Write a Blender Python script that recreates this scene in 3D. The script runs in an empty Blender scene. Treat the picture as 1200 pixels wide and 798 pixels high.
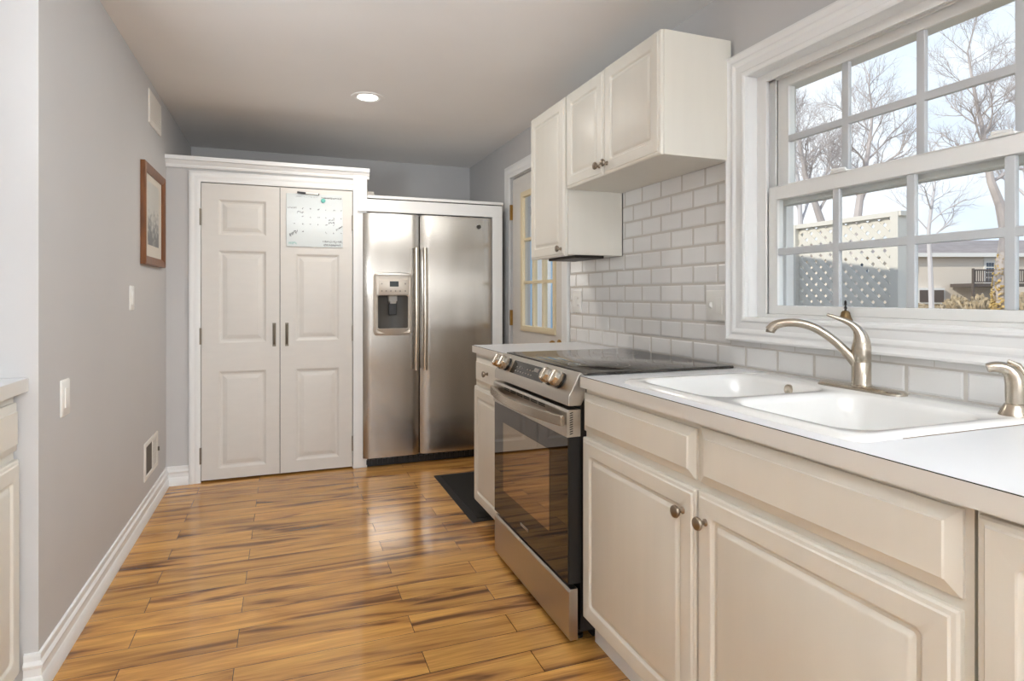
import bpy, bmesh, math, random
from mathutils import Vector, Matrix, Quaternion
C = bpy.context.scene
PI = math.pi

# ------------------------------------------------------------------ camera
cam_d = bpy.data.cameras.new('camera'); cam = bpy.data.objects.new('camera', cam_d)
C.collection.objects.link(cam); C.camera = cam
cam.location = (0, 0, 1.187); cam.rotation_euler = (PI/2, 0, -0.35955)
cam_d.sensor_width = 36; cam_d.lens = 709.82*36/1200; cam_d.shift_y = -52.8/1200
cam_d.clip_start = .02; cam_d.clip_end = 500
C.view_settings.view_transform = 'Standard'; C.view_settings.look = 'None'
C.view_settings.gamma = 1; C.view_settings.use_curve_mapping = False
C.view_settings.exposure = 0.52

# ------------------------------------------------------------------ sky, sun, added fill lights
SKY = 2.0
w = bpy.data.worlds.new('sky'); C.world = w; w.use_nodes = True
nt = w.node_tree; nt.nodes.clear()
def N(t, ty, **kw):
    n = t.nodes.new(ty)
    for k, v in kw.items(): setattr(n, k, v)
    return n
out = N(nt, 'ShaderNodeOutputWorld'); bg = N(nt, 'ShaderNodeBackground'); bg.inputs[1].default_value = SKY
tc = N(nt, 'ShaderNodeTexCoord'); mp = N(nt, 'ShaderNodeMapping'); mp.inputs['Scale'].default_value = (1, 1, 2.6)
nz = N(nt, 'ShaderNodeTexNoise'); nz.inputs['Scale'].default_value = 3.2; nz.inputs['Detail'].default_value = 6
rp = N(nt, 'ShaderNodeValToRGB')
rp.color_ramp.elements[0].position = .36; rp.color_ramp.elements[0].color = (.33, .37, .43, 1)
rp.color_ramp.elements[1].position = .58; rp.color_ramp.elements[1].color = (.44, .455, .48, 1)
sx = N(nt, 'ShaderNodeSeparateXYZ'); mr = N(nt, 'ShaderNodeMapRange')
mr.inputs['From Min'].default_value = .42; mr.inputs['From Max'].default_value = .7
mx = N(nt, 'ShaderNodeMix', data_type='RGBA'); mx.inputs[7].default_value = (.17, .235, .34, 1)
L = nt.links.new
L(tc.outputs['Generated'], mp.inputs[0]); L(mp.outputs[0], nz.inputs['Vector']); L(nz.outputs[0], rp.inputs[0])
L(tc.outputs['Generated'], sx.inputs[0]); L(sx.outputs[2], mr.inputs[0]); L(mr.outputs[0], mx.inputs[0])
L(rp.outputs[0], mx.inputs[6]); L(mx.outputs[2], bg.inputs[0]); L(bg.outputs[0], out.inputs[0])

def light(name, kind, loc, energy, color=(1, 1, 1), rot=(0, 0, 0), **kw):
    d = bpy.data.lights.new(name, kind); d.energy = energy; d.color = color
    for k, v in kw.items(): setattr(d, k, v)
    o = bpy.data.objects.new(name, d); o.location = loc; o.rotation_euler = rot
    C.collection.objects.link(o); return o
# low winter sun from behind this house, over its roof
sun_dir = Vector((math.cos(math.radians(29)), .10, -math.sin(math.radians(29)))).normalized()
so = light('sun', 'SUN', (-5, 0, 12), 2.2, (1, .9, .76), angle=math.radians(.6))
so.rotation_euler = sun_dir.to_track_quat('-Z', 'Y').to_euler()
# fill lamps added out of view to brighten the room
light('rear_fill', 'AREA', (-.1, -2.72, 1.15), 18, (.93, .96, 1), (PI/2, 0, 0), shape='RECTANGLE', size=1.9, size_y=1.95)  # soft fill added behind the camera, stands in for rear daylight
light('ceiling_fill', 'AREA', (.2, -.7, 1.93), 50, (.88, .955, 1), (PI, 0, 0), shape='RECTANGLE', size=1.3, size_y=.25)  # upward fill added out of view to brighten the ceiling
for ly, tgt, e in ((-.25, (-.69, 2.75, 1.35), 122), (.15, (-.69, 3.9, 1.6), 4)):
    q = Vector(tgt)-Vector((1.32, ly, 2.2))
    light('left_wall_fill', 'SPOT', (1.32, ly, 2.2), e, (.90, .965, 1), q.to_track_quat('-Z', 'Y').to_euler(), spot_size=math.radians(66), spot_blend=1, shadow_soft_size=.16)  # spot fills added out of view to brighten the left wall
q = Vector((.75, 3.05, 2.365))-Vector((-.95, .7, 1.42))
light('ceiling_spot_fill', 'SPOT', (-.95, .7, 1.42), 105, (.86, .94, 1), q.to_track_quat('-Z', 'Y').to_euler(), spot_size=math.radians(58), spot_blend=1, shadow_soft_size=.22)  # spot fill added beside the camera to lift the far ceiling
light('point_fill', 'POINT', (1.15, -1.9, 1.40), 16, (.94, .975, 1), shadow_soft_size=.14)  # point fill added out of view behind the camera

# ------------------------------------------------------------------ helpers
def lin(c): return tuple(((x/255)/12.92 if x/255 <= .04045 else ((x/255+.055)/1.055)**2.4) for x in c[:3]) + (1,)
MATS = {}
def mat(name, col, rough=.5, metal=0., spec=.5, var=0., vscale=(3, 3, 3), bump=0., bscale=60, aniso=0., tangent=None, coat=0.):
    m = bpy.data.materials.new(name); m.use_nodes = True; t = m.node_tree; b = t.nodes['Principled BSDF']
    b.inputs['Base Color'].default_value = lin(col); b.inputs['Roughness'].default_value = rough
    b.inputs['Metallic'].default_value = metal; b.inputs['Specular IOR Level'].default_value = spec
    b.inputs['Coat Weight'].default_value = coat; b.inputs['Coat Roughness'].default_value = .05
    if var or bump:
        tc = N(t, 'ShaderNodeTexCoord')
    if var:
        mp = N(t, 'ShaderNodeMapping'); mp.inputs['Scale'].default_value = vscale
        nz = N(t, 'ShaderNodeTexNoise'); nz.inputs['Scale'].default_value = 1; nz.inputs['Detail'].default_value = 5
        mr = N(t, 'ShaderNodeMapRange'); mr.inputs['From Min'].default_value = .3; mr.inputs['From Max'].default_value = .7
        mr.inputs['To Min'].default_value = 1-var; mr.inputs['To Max'].default_value = 1+var
        mul = N(t, 'ShaderNodeVectorMath', operation='SCALE'); mul.inputs[0].default_value = lin(col)[:3]
        t.links.new(tc.outputs['Object'], mp.inputs[0]); t.links.new(mp.outputs[0], nz.inputs['Vector'])
        t.links.new(nz.outputs[0], mr.inputs[0]); t.links.new(mr.outputs[0], mul.inputs['Scale'])
        t.links.new(mul.outputs[0], b.inputs['Base Color'])
        if metal > .5:
            mr2 = N(t, 'ShaderNodeMapRange'); mr2.inputs['To Min'].default_value = rough*.8; mr2.inputs['To Max'].default_value = rough*1.25
            t.links.new(nz.outputs[0], mr2.inputs[0]); t.links.new(mr2.outputs[0], b.inputs['Roughness'])
    if bump:
        nb = N(t, 'ShaderNodeTexNoise'); nb.inputs['Scale'].default_value = bscale; nb.inputs['Detail'].default_value = 3
        bp = N(t, 'ShaderNodeBump'); bp.inputs['Strength'].default_value = bump; bp.inputs['Distance'].default_value = .002
        t.links.new(tc.outputs['Object'], nb.inputs['Vector']); t.links.new(nb.outputs[0], bp.inputs['Height']); t.links.new(bp.outputs[0], b.inputs['Normal'])
    if aniso:
        b.inputs['Anisotropic'].default_value = aniso
        cx = N(t, 'ShaderNodeCombineXYZ')
        for i in range(3): cx.inputs[i].default_value = tangent[i]
        t.links.new(cx.outputs[0], b.inputs['Tangent'])
    MATS[name] = m; return m

mat('wall_paint', (200, 198, 197), .6, var=.02, vscale=(1.5, 1.5, 1.5), bump=.04, bscale=180)
mat('ceiling_paint', (240, 238, 236), .75, var=.03, vscale=(1.2, 1.2, 1))
mat('trim_paint', (238, 238, 237), .38, bump=.02, bscale=40)
mat('cabinet_paint', (226, 221, 210), .4, var=.015, vscale=(20, 20, 2))
mat('door_paint', (221, 217, 211), .42, var=.015, vscale=(8, 8, 30), bump=.03, bscale=90)
mat('laminate', (230, 231, 233), .32, var=.01)
mat('laminate_edge', (224, 220, 213), .4)
mat('dark_gap', (40, 34, 28), .8)
mat('porcelain', (240, 239, 236), .14, coat=.3)
mat('tile', (236, 235, 233), .12, var=.02, vscale=(5, 6, 9))
mat('grout', (206, 201, 194), .85)
mat('stainless', (180, 173, 164), .24, 1, var=.06, vscale=(9, 9, 2), aniso=.95, tangent=(1, 0, 0))
mat('steel', (190, 184, 176), .3, 1, var=.015, vscale=(3, 1.5, 60))
mat('recess_grey', (88, 84, 79), .45)
mat('nickel', (190, 180, 166), .24, 1)
mat('knob_metal', (150, 138, 124), .3, 1)
mat('hinge_metal', (130, 122, 110), .4, 1)
mat('brass', (170, 130, 70), .35, 1)
mat('bronze', (120, 98, 66), .5, .8, var=.15, vscale=(80, 80, 80))
mat('black_plastic', (18, 17, 17), .4)
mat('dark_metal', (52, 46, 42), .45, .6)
mat('grey_plastic', (178, 172, 164), .4)
mat('panel_plastic', (205, 196, 184), .35, .3)
mat('lcd', (40, 48, 48), .2)
mat('icon_grey', (150, 142, 134), .5)
mat('white_plastic', (238, 236, 231), .35)
mat('vent_metal', (232, 226, 218), .45)
mat('slot_dark', (96, 88, 78), .7)
mat('walnut', (120, 72, 34), .38, var=.3, vscale=(60, 60, 6))
mat('mat_board', (214, 206, 194), .8)
mat('rubber', (27, 25, 23), .8, var=.5, vscale=(160, 160, 160), bump=.4, bscale=250)
mat('rubber_edge', (30, 28, 27), .6)
mat('board_white', (212, 218, 218), .14)
mat('ink_black', (70, 70, 74), .6)
mat('ink_teal', (110, 190, 180), .6)
mat('beige_frame', (228, 213, 180), .5)
mat('vinyl', (236, 235, 232), .35)
mat('vinyl_grey', (196, 198, 200), .4)
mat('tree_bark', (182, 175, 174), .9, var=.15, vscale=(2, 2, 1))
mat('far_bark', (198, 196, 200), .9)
mat('ivy', (186, 160, 104), .8, var=.35, vscale=(6, 6, 6))
mat('siding', (220, 211, 200), .8)
mat('roof_shingle', (160, 149, 144), .9, var=.12, vscale=(1, 1, 6))
mat('house_trim', (226, 226, 224), .6)
mat('house_glass', (70, 84, 100), .1)
mat('deck_wood', (96, 88, 84), .8)
mat('lattice_white', (220, 218, 212), .7)
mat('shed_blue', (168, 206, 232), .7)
mat('concrete', (150, 146, 140), .9)
mat('weeds', (176, 160, 134), .9, var=.35, vscale=(2, 2, 2))
mat('lawn', (168, 146, 112), .95, var=.35, vscale=(.9, .9, .9))
mat('oven_inner', (40, 36, 32), .25)

def emis(name, col, s):
    m = bpy.data.materials.new(name); m.use_nodes = True; t = m.node_tree; t.nodes.clear()
    o = N(t, 'ShaderNodeOutputMaterial'); e = N(t, 'ShaderNodeEmission'); e.inputs[0].default_value = lin(col); e.inputs[1].default_value = s
    t.links.new(e.outputs[0], o.inputs[0]); MATS[name] = m
emis('lamp_glow', (255, 250, 240), 6); emis('strip_glow', (246, 250, 255), 14)

def pane(name, tint, gl):                       # a thin glass pane: see-through with fresnel reflection
    m = bpy.data.materials.new(name); m.use_nodes = True; t = m.node_tree; t.nodes.clear()
    o = N(t, 'ShaderNodeOutputMaterial'); a = N(t, 'ShaderNodeBsdfTransparent'); g = N(t, 'ShaderNodeBsdfGlossy')
    a.inputs[0].default_value = tint; g.inputs['Roughness'].default_value = .01
    f = N(t, 'ShaderNodeFresnel'); f.inputs[0].default_value = gl; x = N(t, 'ShaderNodeMixShader')
    ge = N(t, 'ShaderNodeNewGeometry'); iv_ = N(t, 'ShaderNodeMath', operation='SUBTRACT'); iv_.inputs[0].default_value = 1; t.links.new(ge.outputs['Backfacing'], iv_.inputs[1])
    mu = N(t, 'ShaderNodeMath', operation='MULTIPLY'); t.links.new(f.outputs[0], mu.inputs[0]); t.links.new(iv_.outputs[0], mu.inputs[1])
    t.links.new(mu.outputs[0], x.inputs[0]); t.links.new(a.outputs[0], x.inputs[1]); t.links.new(g.outputs[0], x.inputs[2]); t.links.new(x.outputs[0], o.inputs[0])
    MATS[name] = m
pane('glass', (.97, .985, .985, 1), 1.35)

def dark_glass(name, base, ior, rough, tintref):
    m = bpy.data.materials.new(name); m.use_nodes = True; b = m.node_tree.nodes['Principled BSDF']
    b.inputs['Base Color'].default_value = lin(base); b.inputs['Roughness'].default_value = rough; b.inputs['IOR'].default_value = ior
    b.inputs['Specular Tint'].default_value = lin(tintref); MATS[name] = m
dark_glass('oven_glass', (14, 11, 9), 1.75, .02, (255, 245, 235))
dark_glass('oven_window_glass', (36, 30, 24), 5.0, .03, (255, 240, 222))
dark_glass('display_glass', (26, 25, 25), 1.5, .08, (255, 255, 255))

def floor_mat():
    m = bpy.data.materials.new('floor_planks'); m.use_nodes = True; t = m.node_tree; b = t.nodes['Principled BSDF']; K = t.links.new
    tc = N(t, 'ShaderNodeTexCoord'); mp = N(t, 'ShaderNodeMapping'); mp.inputs['Location'].default_value = (.15, -1.874, 0)
    K(tc.outputs['Object'], mp.inputs[0])
    def brick(c1, c2, mo, ms):
        br = N(t, 'ShaderNodeTexBrick'); br.offset = .37; br.offset_frequency = 2
        br.inputs['Color1'].default_value = c1; br.inputs['Color2'].default_value = c2; br.inputs['Mortar'].default_value = mo
        br.inputs['Scale'].default_value = 1; br.inputs['Mortar Size'].default_value = ms; br.inputs['Mortar Smooth'].default_value = .1
        br.inputs['Brick Width'].default_value = .92; br.inputs['Row Height'].default_value = .1215
        K(mp.outputs[0], br.inputs['Vector']); return br
    rnd = brick((0, 0, 0, 1), (1, 1, 1, 1), (.5, .5, .5, 1), 0)
    gap = brick((1, 1, 1, 1), (1, 1, 1, 1), (0, 0, 0, 1), .0011)
    off = N(t, 'ShaderNodeVectorMath', operation='SCALE'); off.inputs['Scale'].default_value = 17; K(rnd.outputs[0], off.inputs[0])
    ad = N(t, 'ShaderNodeVectorMath', operation='ADD'); K(mp.outputs[0], ad.inputs[0]); K(off.outputs[0], ad.inputs[1])
    def noise(sc, detail, dist):
        q = N(t, 'ShaderNodeMapping'); q.inputs['Scale'].default_value = sc; K(ad.outputs[0], q.inputs[0])
        z = N(t, 'ShaderNodeTexNoise'); z.inputs['Scale'].default_value = 1; z.inputs['Detail'].default_value = detail; z.inputs['Distortion'].default_value = dist
        K(q.outputs[0], z.inputs['Vector']); return z
    big = noise((1.25, 9.5, 1), 6, 1.5); fine = noise((7, 150, 1), 4, .3)
    r1 = N(t, 'ShaderNodeValToRGB'); e = r1.color_ramp.elements
    e[0].position = .30; e[0].color = lin((108, 70, 38)); e[1].position = .70; e[1].color = lin((228, 172, 92))
    for p, c in ((.37, (140, 96, 54)), (.44, (188, 134, 72)), (.54, (210, 154, 82))):
        x = e.new(p); x.color = lin(c)
    K(big.outputs[0], r1.inputs[0])
    tone = N(t, 'ShaderNodeMapRange'); tone.inputs['To Min'].default_value = .86; tone.inputs['To Max'].default_value = 1.1; K(rnd.outputs[0], tone.inputs[0])
    fr = N(t, 'ShaderNodeMapRange'); fr.inputs['From Min'].default_value = .3; fr.inputs['From Max'].default_value = .7; fr.inputs['To Min'].default_value = .80; fr.inputs['To Max'].default_value = 1.10; K(fine.outputs[0], fr.inputs[0])
    mm = N(t, 'ShaderNodeMath', operation='MULTIPLY'); K(tone.outputs[0], mm.inputs[0]); K(fr.outputs[0], mm.inputs[1])
    sc = N(t, 'ShaderNodeVectorMath', operation='SCALE'); K(r1.outputs[0], sc.inputs[0]); K(mm.outputs[0], sc.inputs['Scale'])
    gm = N(t, 'ShaderNodeMix', data_type='RGBA'); gm.inputs[6].default_value = lin((62, 38, 20)); K(gap.outputs[0], gm.inputs[0]); K(sc.outputs[0], gm.inputs[7])
    K(gm.outputs[2], b.inputs['Base Color'])
    b.inputs['Roughness'].default_value = .11; b.inputs['Specular IOR Level'].default_value = .65
    wv = N(t, 'ShaderNodeTexNoise'); wv.inputs['Scale'].default_value = 5; wv.inputs['Detail'].default_value = 1; K(tc.outputs['Object'], wv.inputs['Vector'])
    bp = N(t, 'ShaderNodeBump'); bp.inputs['Strength'].default_value = .12; bp.inputs['Distance'].default_value = .003
    h = N(t, 'ShaderNodeMath', operation='ADD'); K(wv.outputs[0], h.inputs[0]); K(gap.outputs[0], h.inputs[1]); K(h.outputs[0], bp.inputs['Height']); K(bp.outputs[0], b.inputs['Normal'])
    MATS['floor_planks'] = m
floor_mat()

def print_mat():                                # a misty grey landscape print
    m = bpy.data.materials.new('landscape_print'); m.use_nodes = True; t = m.node_tree; b = t.nodes['Principled BSDF']; K = t.links.new
    tc = N(t, 'ShaderNodeTexCoord'); sp = N(t, 'ShaderNodeSeparateXYZ'); K(tc.outputs['Generated'], sp.inputs[0])
    mp = N(t, 'ShaderNodeMapping'); mp.inputs['Scale'].default_value = (1, 4, 7); K(tc.outputs['Generated'], mp.inputs[0])
    z = N(t, 'ShaderNodeTexNoise'); z.inputs['Scale'].default_value = 1.6; z.inputs['Detail'].default_value = 7; K(mp.outputs[0], z.inputs['Vector'])
    a = N(t, 'ShaderNodeMapRange'); a.inputs['From Min'].default_value = .05; a.inputs['From Max'].default_value = .7; a.inputs['To Min'].default_value = -.18; a.inputs['To Max'].default_value = .3; K(sp.outputs[2], a.inputs[0])
    s = N(t, 'ShaderNodeMath', operation='ADD'); K(z.outputs[0], s.inputs[0]); K(a.outputs[0], s.inputs[1])
    r = N(t, 'ShaderNodeValToRGB'); e = r.color_ramp.elements; e[0].position = .36; e[0].color = lin((88, 90, 88)); e[1].position = .66; e[1].color = lin((196, 194, 186))
    K(s.outputs[0], r.inputs[0]); K(r.outputs[0], b.inputs['Base Color']); b.inputs['Roughness'].default_value = .3; MATS['landscape_print'] = m
print_mat()

class MB:
    def __init__(s): s.v = []; s.f = []
    def add(s, vs, fs):
        o = len(s.v); s.v += [tuple(p) for p in vs]; s.f += [tuple(i+o for i in f) for f in fs]; return s
    def box(s, x0, x1, y0, y1, z0, z1):
        x0, x1 = sorted((x0, x1)); y0, y1 = sorted((y0, y1)); z0, z1 = sorted((z0, z1))
        return s.add([(x, y, z) for x in (x0, x1) for y in (y0, y1) for z in (z0, z1)],
                     [(0, 1, 3, 2), (4, 6, 7, 5), (0, 4, 5, 1), (2, 3, 7, 6), (0, 2, 6, 4), (1, 5, 7, 3)])
    def loops(s, m, lps, cap0=False, cap1=True, closed=True):
        """lps: list of (list of (u, v), w); bridge each with the next"""
        n = len(lps[0][0]); vs = [m(u, v, wv) for lp, wv in lps for u, v in lp]; fs = []
        for k in range(len(lps)-1):
            for i in range(n if closed else n-1):
                j = (i+1) % n; fs.append((k*n+i, k*n+j, (k+1)*n+j, (k+1)*n+i))
        if cap0: fs.append(tuple(reversed(range(n))))
        if cap1: fs.append(tuple((len(lps)-1)*n+i for i in range(n)))
        return s.add(vs, fs)
    def prism(s, prof, m, t0, t1):
        """prof: closed polygon (a, b); m(a, b, t)"""
        n = len(prof); vs = [m(a, b, t0) for a, b in prof]+[m(a, b, t1) for a, b in prof]
        fs = [(i, (i+1) % n, n+(i+1) % n, n+i) for i in range(n)]+[tuple(reversed(range(n))), tuple(n+i for i in range(n))]
        return s.add(vs, fs)
    def tube(s, path, rad, n=10, cap=True, flat=1.0):
        P = [Vector(p) for p in path]; R = rad if isinstance(rad, (list, tuple)) else [rad]*len(P)
        t = (P[1]-P[0]).normalized(); up = Vector((0, 0, 1)) if abs(t.z) < .9 else Vector((1, 0, 0))
        a = t.cross(up).normalized(); vs = []; fs = []
        for i, p in enumerate(P):
            d = (P[min(i+1, len(P)-1)]-P[max(i-1, 0)]).normalized()
            a = (a-d*a.dot(d)).normalized(); b = d.cross(a)
            for k in range(n):
                q = 2*PI*k/n; vs.append(p+(a*math.cos(q)+b*math.sin(q)*flat)*R[i])
        for i in range(len(P)-1):
            for k in range(n): fs.append((i*n+k, i*n+(k+1) % n, (i+1)*n+(k+1) % n, (i+1)*n+k))
        if cap: fs += [tuple(reversed(range(n))), tuple((len(P)-1)*n+k for k in range(n))]
        return s.add(vs, fs)
    def lathe(s, c, axis, prof, n=20):
        """prof: list of (r, h) along axis from c"""
        ax = Vector(axis).normalized(); up = Vector((0, 0, 1)) if abs(ax.z) < .9 else Vector((1, 0, 0))
        a = ax.cross(up).normalized(); b = ax.cross(a); c = Vector(c); vs = []; fs = []
        for r, h in prof:
            for k in range(n):
                q = 2*PI*k/n; vs.append(c+ax*h+(a*math.cos(q)+b*math.sin(q))*max(r, 1e-5))
        for i in range(len(prof)-1):
            for k in range(n): fs.append((i*n+k, i*n+(k+1) % n, (i+1)*n+(k+1) % n, (i+1)*n+k))
        fs += [tuple(reversed(range(n))), tuple((len(prof)-1)*n+k for k in range(n))]
        return s.add(vs, fs)
    def build(s, name, m, parent=None, bevel=0, sharp=38, label=None, kind=None):
        me = bpy.data.meshes.new(name)
        off = WORLD.get(parent.name, Vector()) if parent else Vector()
        me.from_pydata([Vector(p)-off for p in s.v], [], s.f)
        bm = bmesh.new(); bm.from_mesh(me); bmesh.ops.remove_doubles(bm, verts=bm.verts, dist=1e-6)
        bmesh.ops.recalc_face_normals(bm, faces=bm.faces); bm.to_mesh(me); bm.free()
        me.polygons.foreach_set('use_smooth', [True]*len(me.polygons)); me.set_sharp_from_angle(angle=math.radians(sharp))
        me.materials.append(MATS[m]); o = bpy.data.objects.new(name, me); C.collection.objects.link(o)
        if parent: o.parent = parent
        WORLD[o.name] = off
        if bevel:
            b = o.modifiers.new('bevel', 'BEVEL'); b.width = bevel; b.segments = 2; b.limit_method = 'ANGLE'; b.harden_normals = True
        if label: o['label'] = label
        if kind: o['kind'] = kind
        return o
WORLD = {}
def B(*a): return MB().box(*a)
def thing(name, loc, label, cat, group=None):
    o = bpy.data.objects.new(name, None); C.collection.objects.link(o); o.location = loc; WORLD[o.name] = Vector(loc)
    o.empty_display_size = .05; o['label'] = label; o['category'] = cat
    if group: o['group'] = group
    return o
def tag(o, label, cat, group=None):
    o['label'] = label; o['category'] = cat
    if group: o['group'] = group
    return o
def struct(name, loc):
    o = bpy.data.objects.new(name, None); C.collection.objects.link(o); o.location = loc; WORLD[o.name] = Vector(loc); o['kind'] = 'structure'; return o
def rr(u0, u1, v0, v1, r=.0006, k=3):
    r = min(r, abs(u1-u0)/2-1e-5, abs(v1-v0)/2-1e-5); r = max(r, .0004); P = []
    for cx, cy, a0 in ((u1-r, v1-r, 0), (u0+r, v1-r, 90), (u0+r, v0+r, 180), (u1-r, v0+r, 270)):
        for i in range(k+1):
            a = math.radians(a0+90*i/k); P.append((cx+r*math.cos(a), cy+r*math.sin(a)))
    return P
def inset(u0, u1, v0, v1, d, r=.0006, k=3): return rr(u0+d, u1-d, v0+d, v1-d, r, k)
def faceL(X): return lambda u, v, wv: (X-wv, u, v)      # front looks towards -x (right-hand run)
def faceR(X): return lambda u, v, wv: (X+wv, u, v)      # front looks towards +x (left wall)
def faceC(Y): return lambda u, v, wv: (u, Y-wv, v)      # front looks towards the camera side, -y
def wall_holes(axis, p0, p1, u0, u1, v0, v1, holes):
    """slab between p0 and p1 along axis with rectangular holes"""
    b = MB(); us = sorted({u0, u1, *[h[i] for h in holes for i in (0, 1)]}); vs = sorted({v0, v1, *[h[i] for h in holes for i in (2, 3)]})
    us = [u for u in us if u0 <= u <= u1]; vs = [v for v in vs if v0 <= v <= v1]
    for i in range(len(us)-1):
        for j in range(len(vs)-1):
            cu, cv = (us[i]+us[i+1])/2, (vs[j]+vs[j+1])/2
            if any(h[0] < cu < h[1] and h[2] < cv < h[3] for h in holes): continue
            if axis == 'x': b.box(p0, p1, us[i], us[i+1], vs[j], vs[j+1])
            else: b.box(us[i], us[i+1], p0, p1, vs[j], vs[j+1])
    return b

# ------------------------------------------------------------------ room shell
CZ = 2.365; XL = -.69; XR = 1.605; XREC = -1.36; YB = 5.38; YR = -2.8
def S(b, name, m, bevel=0): return b.build(name, m, None, bevel, kind='structure')
S(B(XREC-.1, XR+.16, YR-.1, YB+.1, -.06, 0), 'floor', 'floor_planks')
S(B(XREC-.1, XR+.16, YR-.1, YB+.1, CZ, CZ+.08), 'ceiling', 'ceiling_paint')
WIN = (.61, 1.797, 1.095, 2.005); DOOR = (3.375, 4.295, -.0, 2.07)
S(wall_holes('x', XR, XR+.16, YR, YB, 0, CZ, [WIN, DOOR]), 'wall_right', 'wall_paint')
S(B(XREC, XL, 2.2, YB, 0, CZ), 'wall_left', 'wall_paint')
S(B(XREC-.1, XREC, YR, YB, 0, CZ), 'wall_recess', 'wall_paint')
S(B(XREC, XR, YB, YB+.1, 0, CZ), 'wall_back', 'wall_paint')
S(wall_holes('y', YR-.12, YR, XREC, XR, 0, CZ, [(-1.08, .88, .08, 2.12)]), 'wall_front', 'wall_paint')
# unseen patio door added behind the camera as the rear fill's opening
pd = struct('added_door', (-.1, YR, 0))
f = MB()
for a, b_ in ((-1.08, -1.0), (-.14, -.06), (.80, .88)): f.box(a, b_, YR-.1, YR-.02, .08, 2.12)
f.box(-1.08, .88, YR-.1, YR-.02, .08, .16).box(-1.08, .88, YR-.1, YR-.02, 2.04, 2.12)
f.build('door_frame', 'vinyl', pd); B(-1.02, .82, YR-.065, YR-.06, .1, 2.1).build('glass_pane', 'glass', pd)

# ------------------------------------------------------------------ baseboards
BP = [(0, 0), (.021, 0), (.021, .034), (.017, .040), (.0165, .046), (.011, .052), (.0105, .074), (.0145, .079), (.0155, .086), (.012, .092), (.008, .096), (.0075, .106), (.009, .110), (.007, .117), (.003, .119), (0, .119)]
b = MB(); n = len(BP)
path = [(lambda d, h: (-.725, 2.2-d, h)), (lambda d, h: (XL+d, 2.2-d, h)), (lambda d, h: (XL+d, 4.29-d, h)), (lambda d, h: (-.564, 4.29-d, h))]
vs = [p(d, h) for p in path for d, h in BP]
fs = [(k*n+i, k*n+(i+1) % n, (k+1)*n+(i+1) % n, (k+1)*n+i) for k in range(3) for i in range(n)]+[tuple(reversed(range(n))), tuple(3*n+i for i in range(n))]
S(b.add(vs, fs), 'baseboard_left', 'trim_paint')

# ------------------------------------------------------------------ closet front with crown, casing and two panelled doors
YC = 4.29
S(wall_holes('y', YC, YC+.1, XL, .5, 0, 2.03, [(-.497, .44, -1, 1.907)]), 'wall_closet', 'wall_paint')
S(B(XL, .54, YC, YB, 2.03, 2.045).box(.44, .50, YC+.1, YB, 0, 2.03), 'wall_closet_top', 'wall_paint')
CR = [(0, 1.99), (.012, 1.99), (.018, 2.0), (.018, 2.008), (.03, 2.022), (.034, 2.032), (.046, 2.034), (.048, 2.058), (0, 2.058)]
b = MB().prism(CR, lambda a, h, t: (t, YC-a, h), XL, .55)
S(b, 'trim_1', 'trim_paint')
CAS = [(0, 0), (0, .010), (.008, .014), (.02, .016), (.034, .013), (.042, .017), (.052, .02), (.062, .018), (.068, .012), (.068, 0)]
def casing3(m, u0, u1, v0, v1, prof):           # three-sided mitred casing around an opening
    b = MB(); b.loops(m, [([(u0-d, v0), (u0-d, v1+d), (u1+d, v1+d), (u1+d, v0)], h) for d, h in prof], cap1=False, closed=False); return b
b = MB(); m = faceC(YC)
b.loops(m, [([(-.495-d, 0), (-.495-d, 1.907+d), (.442, 1.907+d)], h) for d, h in CAS], cap1=False, closed=False)
S(b, 'trim_2', 'trim_paint')
S(B(.442, .535, YC-.022, YC, 0, 2.034), 'trim_3', 'trim_paint', .002)
def panel_door(name, x0, x1, z0, z1, Y, th, panels, parent):
    b = MB(); m = faceC(Y); us = sorted({x0, x1, panels[0][0], panels[0][1]})
    zs = sorted({z0, z1, *[p[i] for p in panels for i in (2, 3)]})
    for i in range(3):
        for j in range(len(zs)-1):
            if i == 1 and any(p[2] < (zs[j]+zs[j+1])/2 < p[3] for p in panels): continue
            b.add([m(us[i], zs[j], 0), m(us[i+1], zs[j], 0), m(us[i+1], zs[j+1], 0), m(us[i], zs[j+1], 0)], [(0, 1, 2, 3)])
    for p in panels:
        b.loops(m, [(inset(*p, 0), 0), (inset(*p, .006), -.003), (inset(*p, .014), -.009), (inset(*p, .024), -.010), (inset(*p, .048), -.002), (inset(*p, .052), -.0015)])
    b.add([m(x0, z0, 0), m(x1, z0, 0), m(x1, z1, 0), m(x0, z1, 0), m(x0, z0, -th), m(x1, z0, -th), m(x1, z1, -th), m(x0, z1, -th)],
          [(0, 1, 5, 4), (1, 2, 6, 5), (2, 3, 7, 6), (3, 0, 4, 7), (4, 5, 6, 7)])
    return b.build('door_slab', 'door_paint', parent, sharp=12)
def closet_door(name, x0, x1, panels, hx, px):
    d = struct(name, ((x0+x1)/2, YC, 0))
    panel_door(name, x0, x1, .012, 1.902, YC-.006, .035, panels, d)
    for z0 in (1.632, .876, .118):
        MB().box(hx-.007, hx+.007, YC-.014, YC-.004, z0, z0+.105).build('hinge', 'hinge_metal', d, .002)
    b = MB().box(px-.011, px+.011, YC-.0085, YC-.005, .852, 1.006)
    b.tube([(px, YC-.008, .868), (px, YC-.024, .885), (px, YC-.026, .93), (px, YC-.024, .975), (px, YC-.008, .992)], .006, 8)
    b.build('pull_handle', 'hinge_metal', d)
closet_door('door_1', -.492, -.029, [(-.394, -.111, 1.575, 1.802), (-.394, -.111, .882, 1.475), (-.394, -.111, .08, .70)], -.497, -.062)
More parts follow.
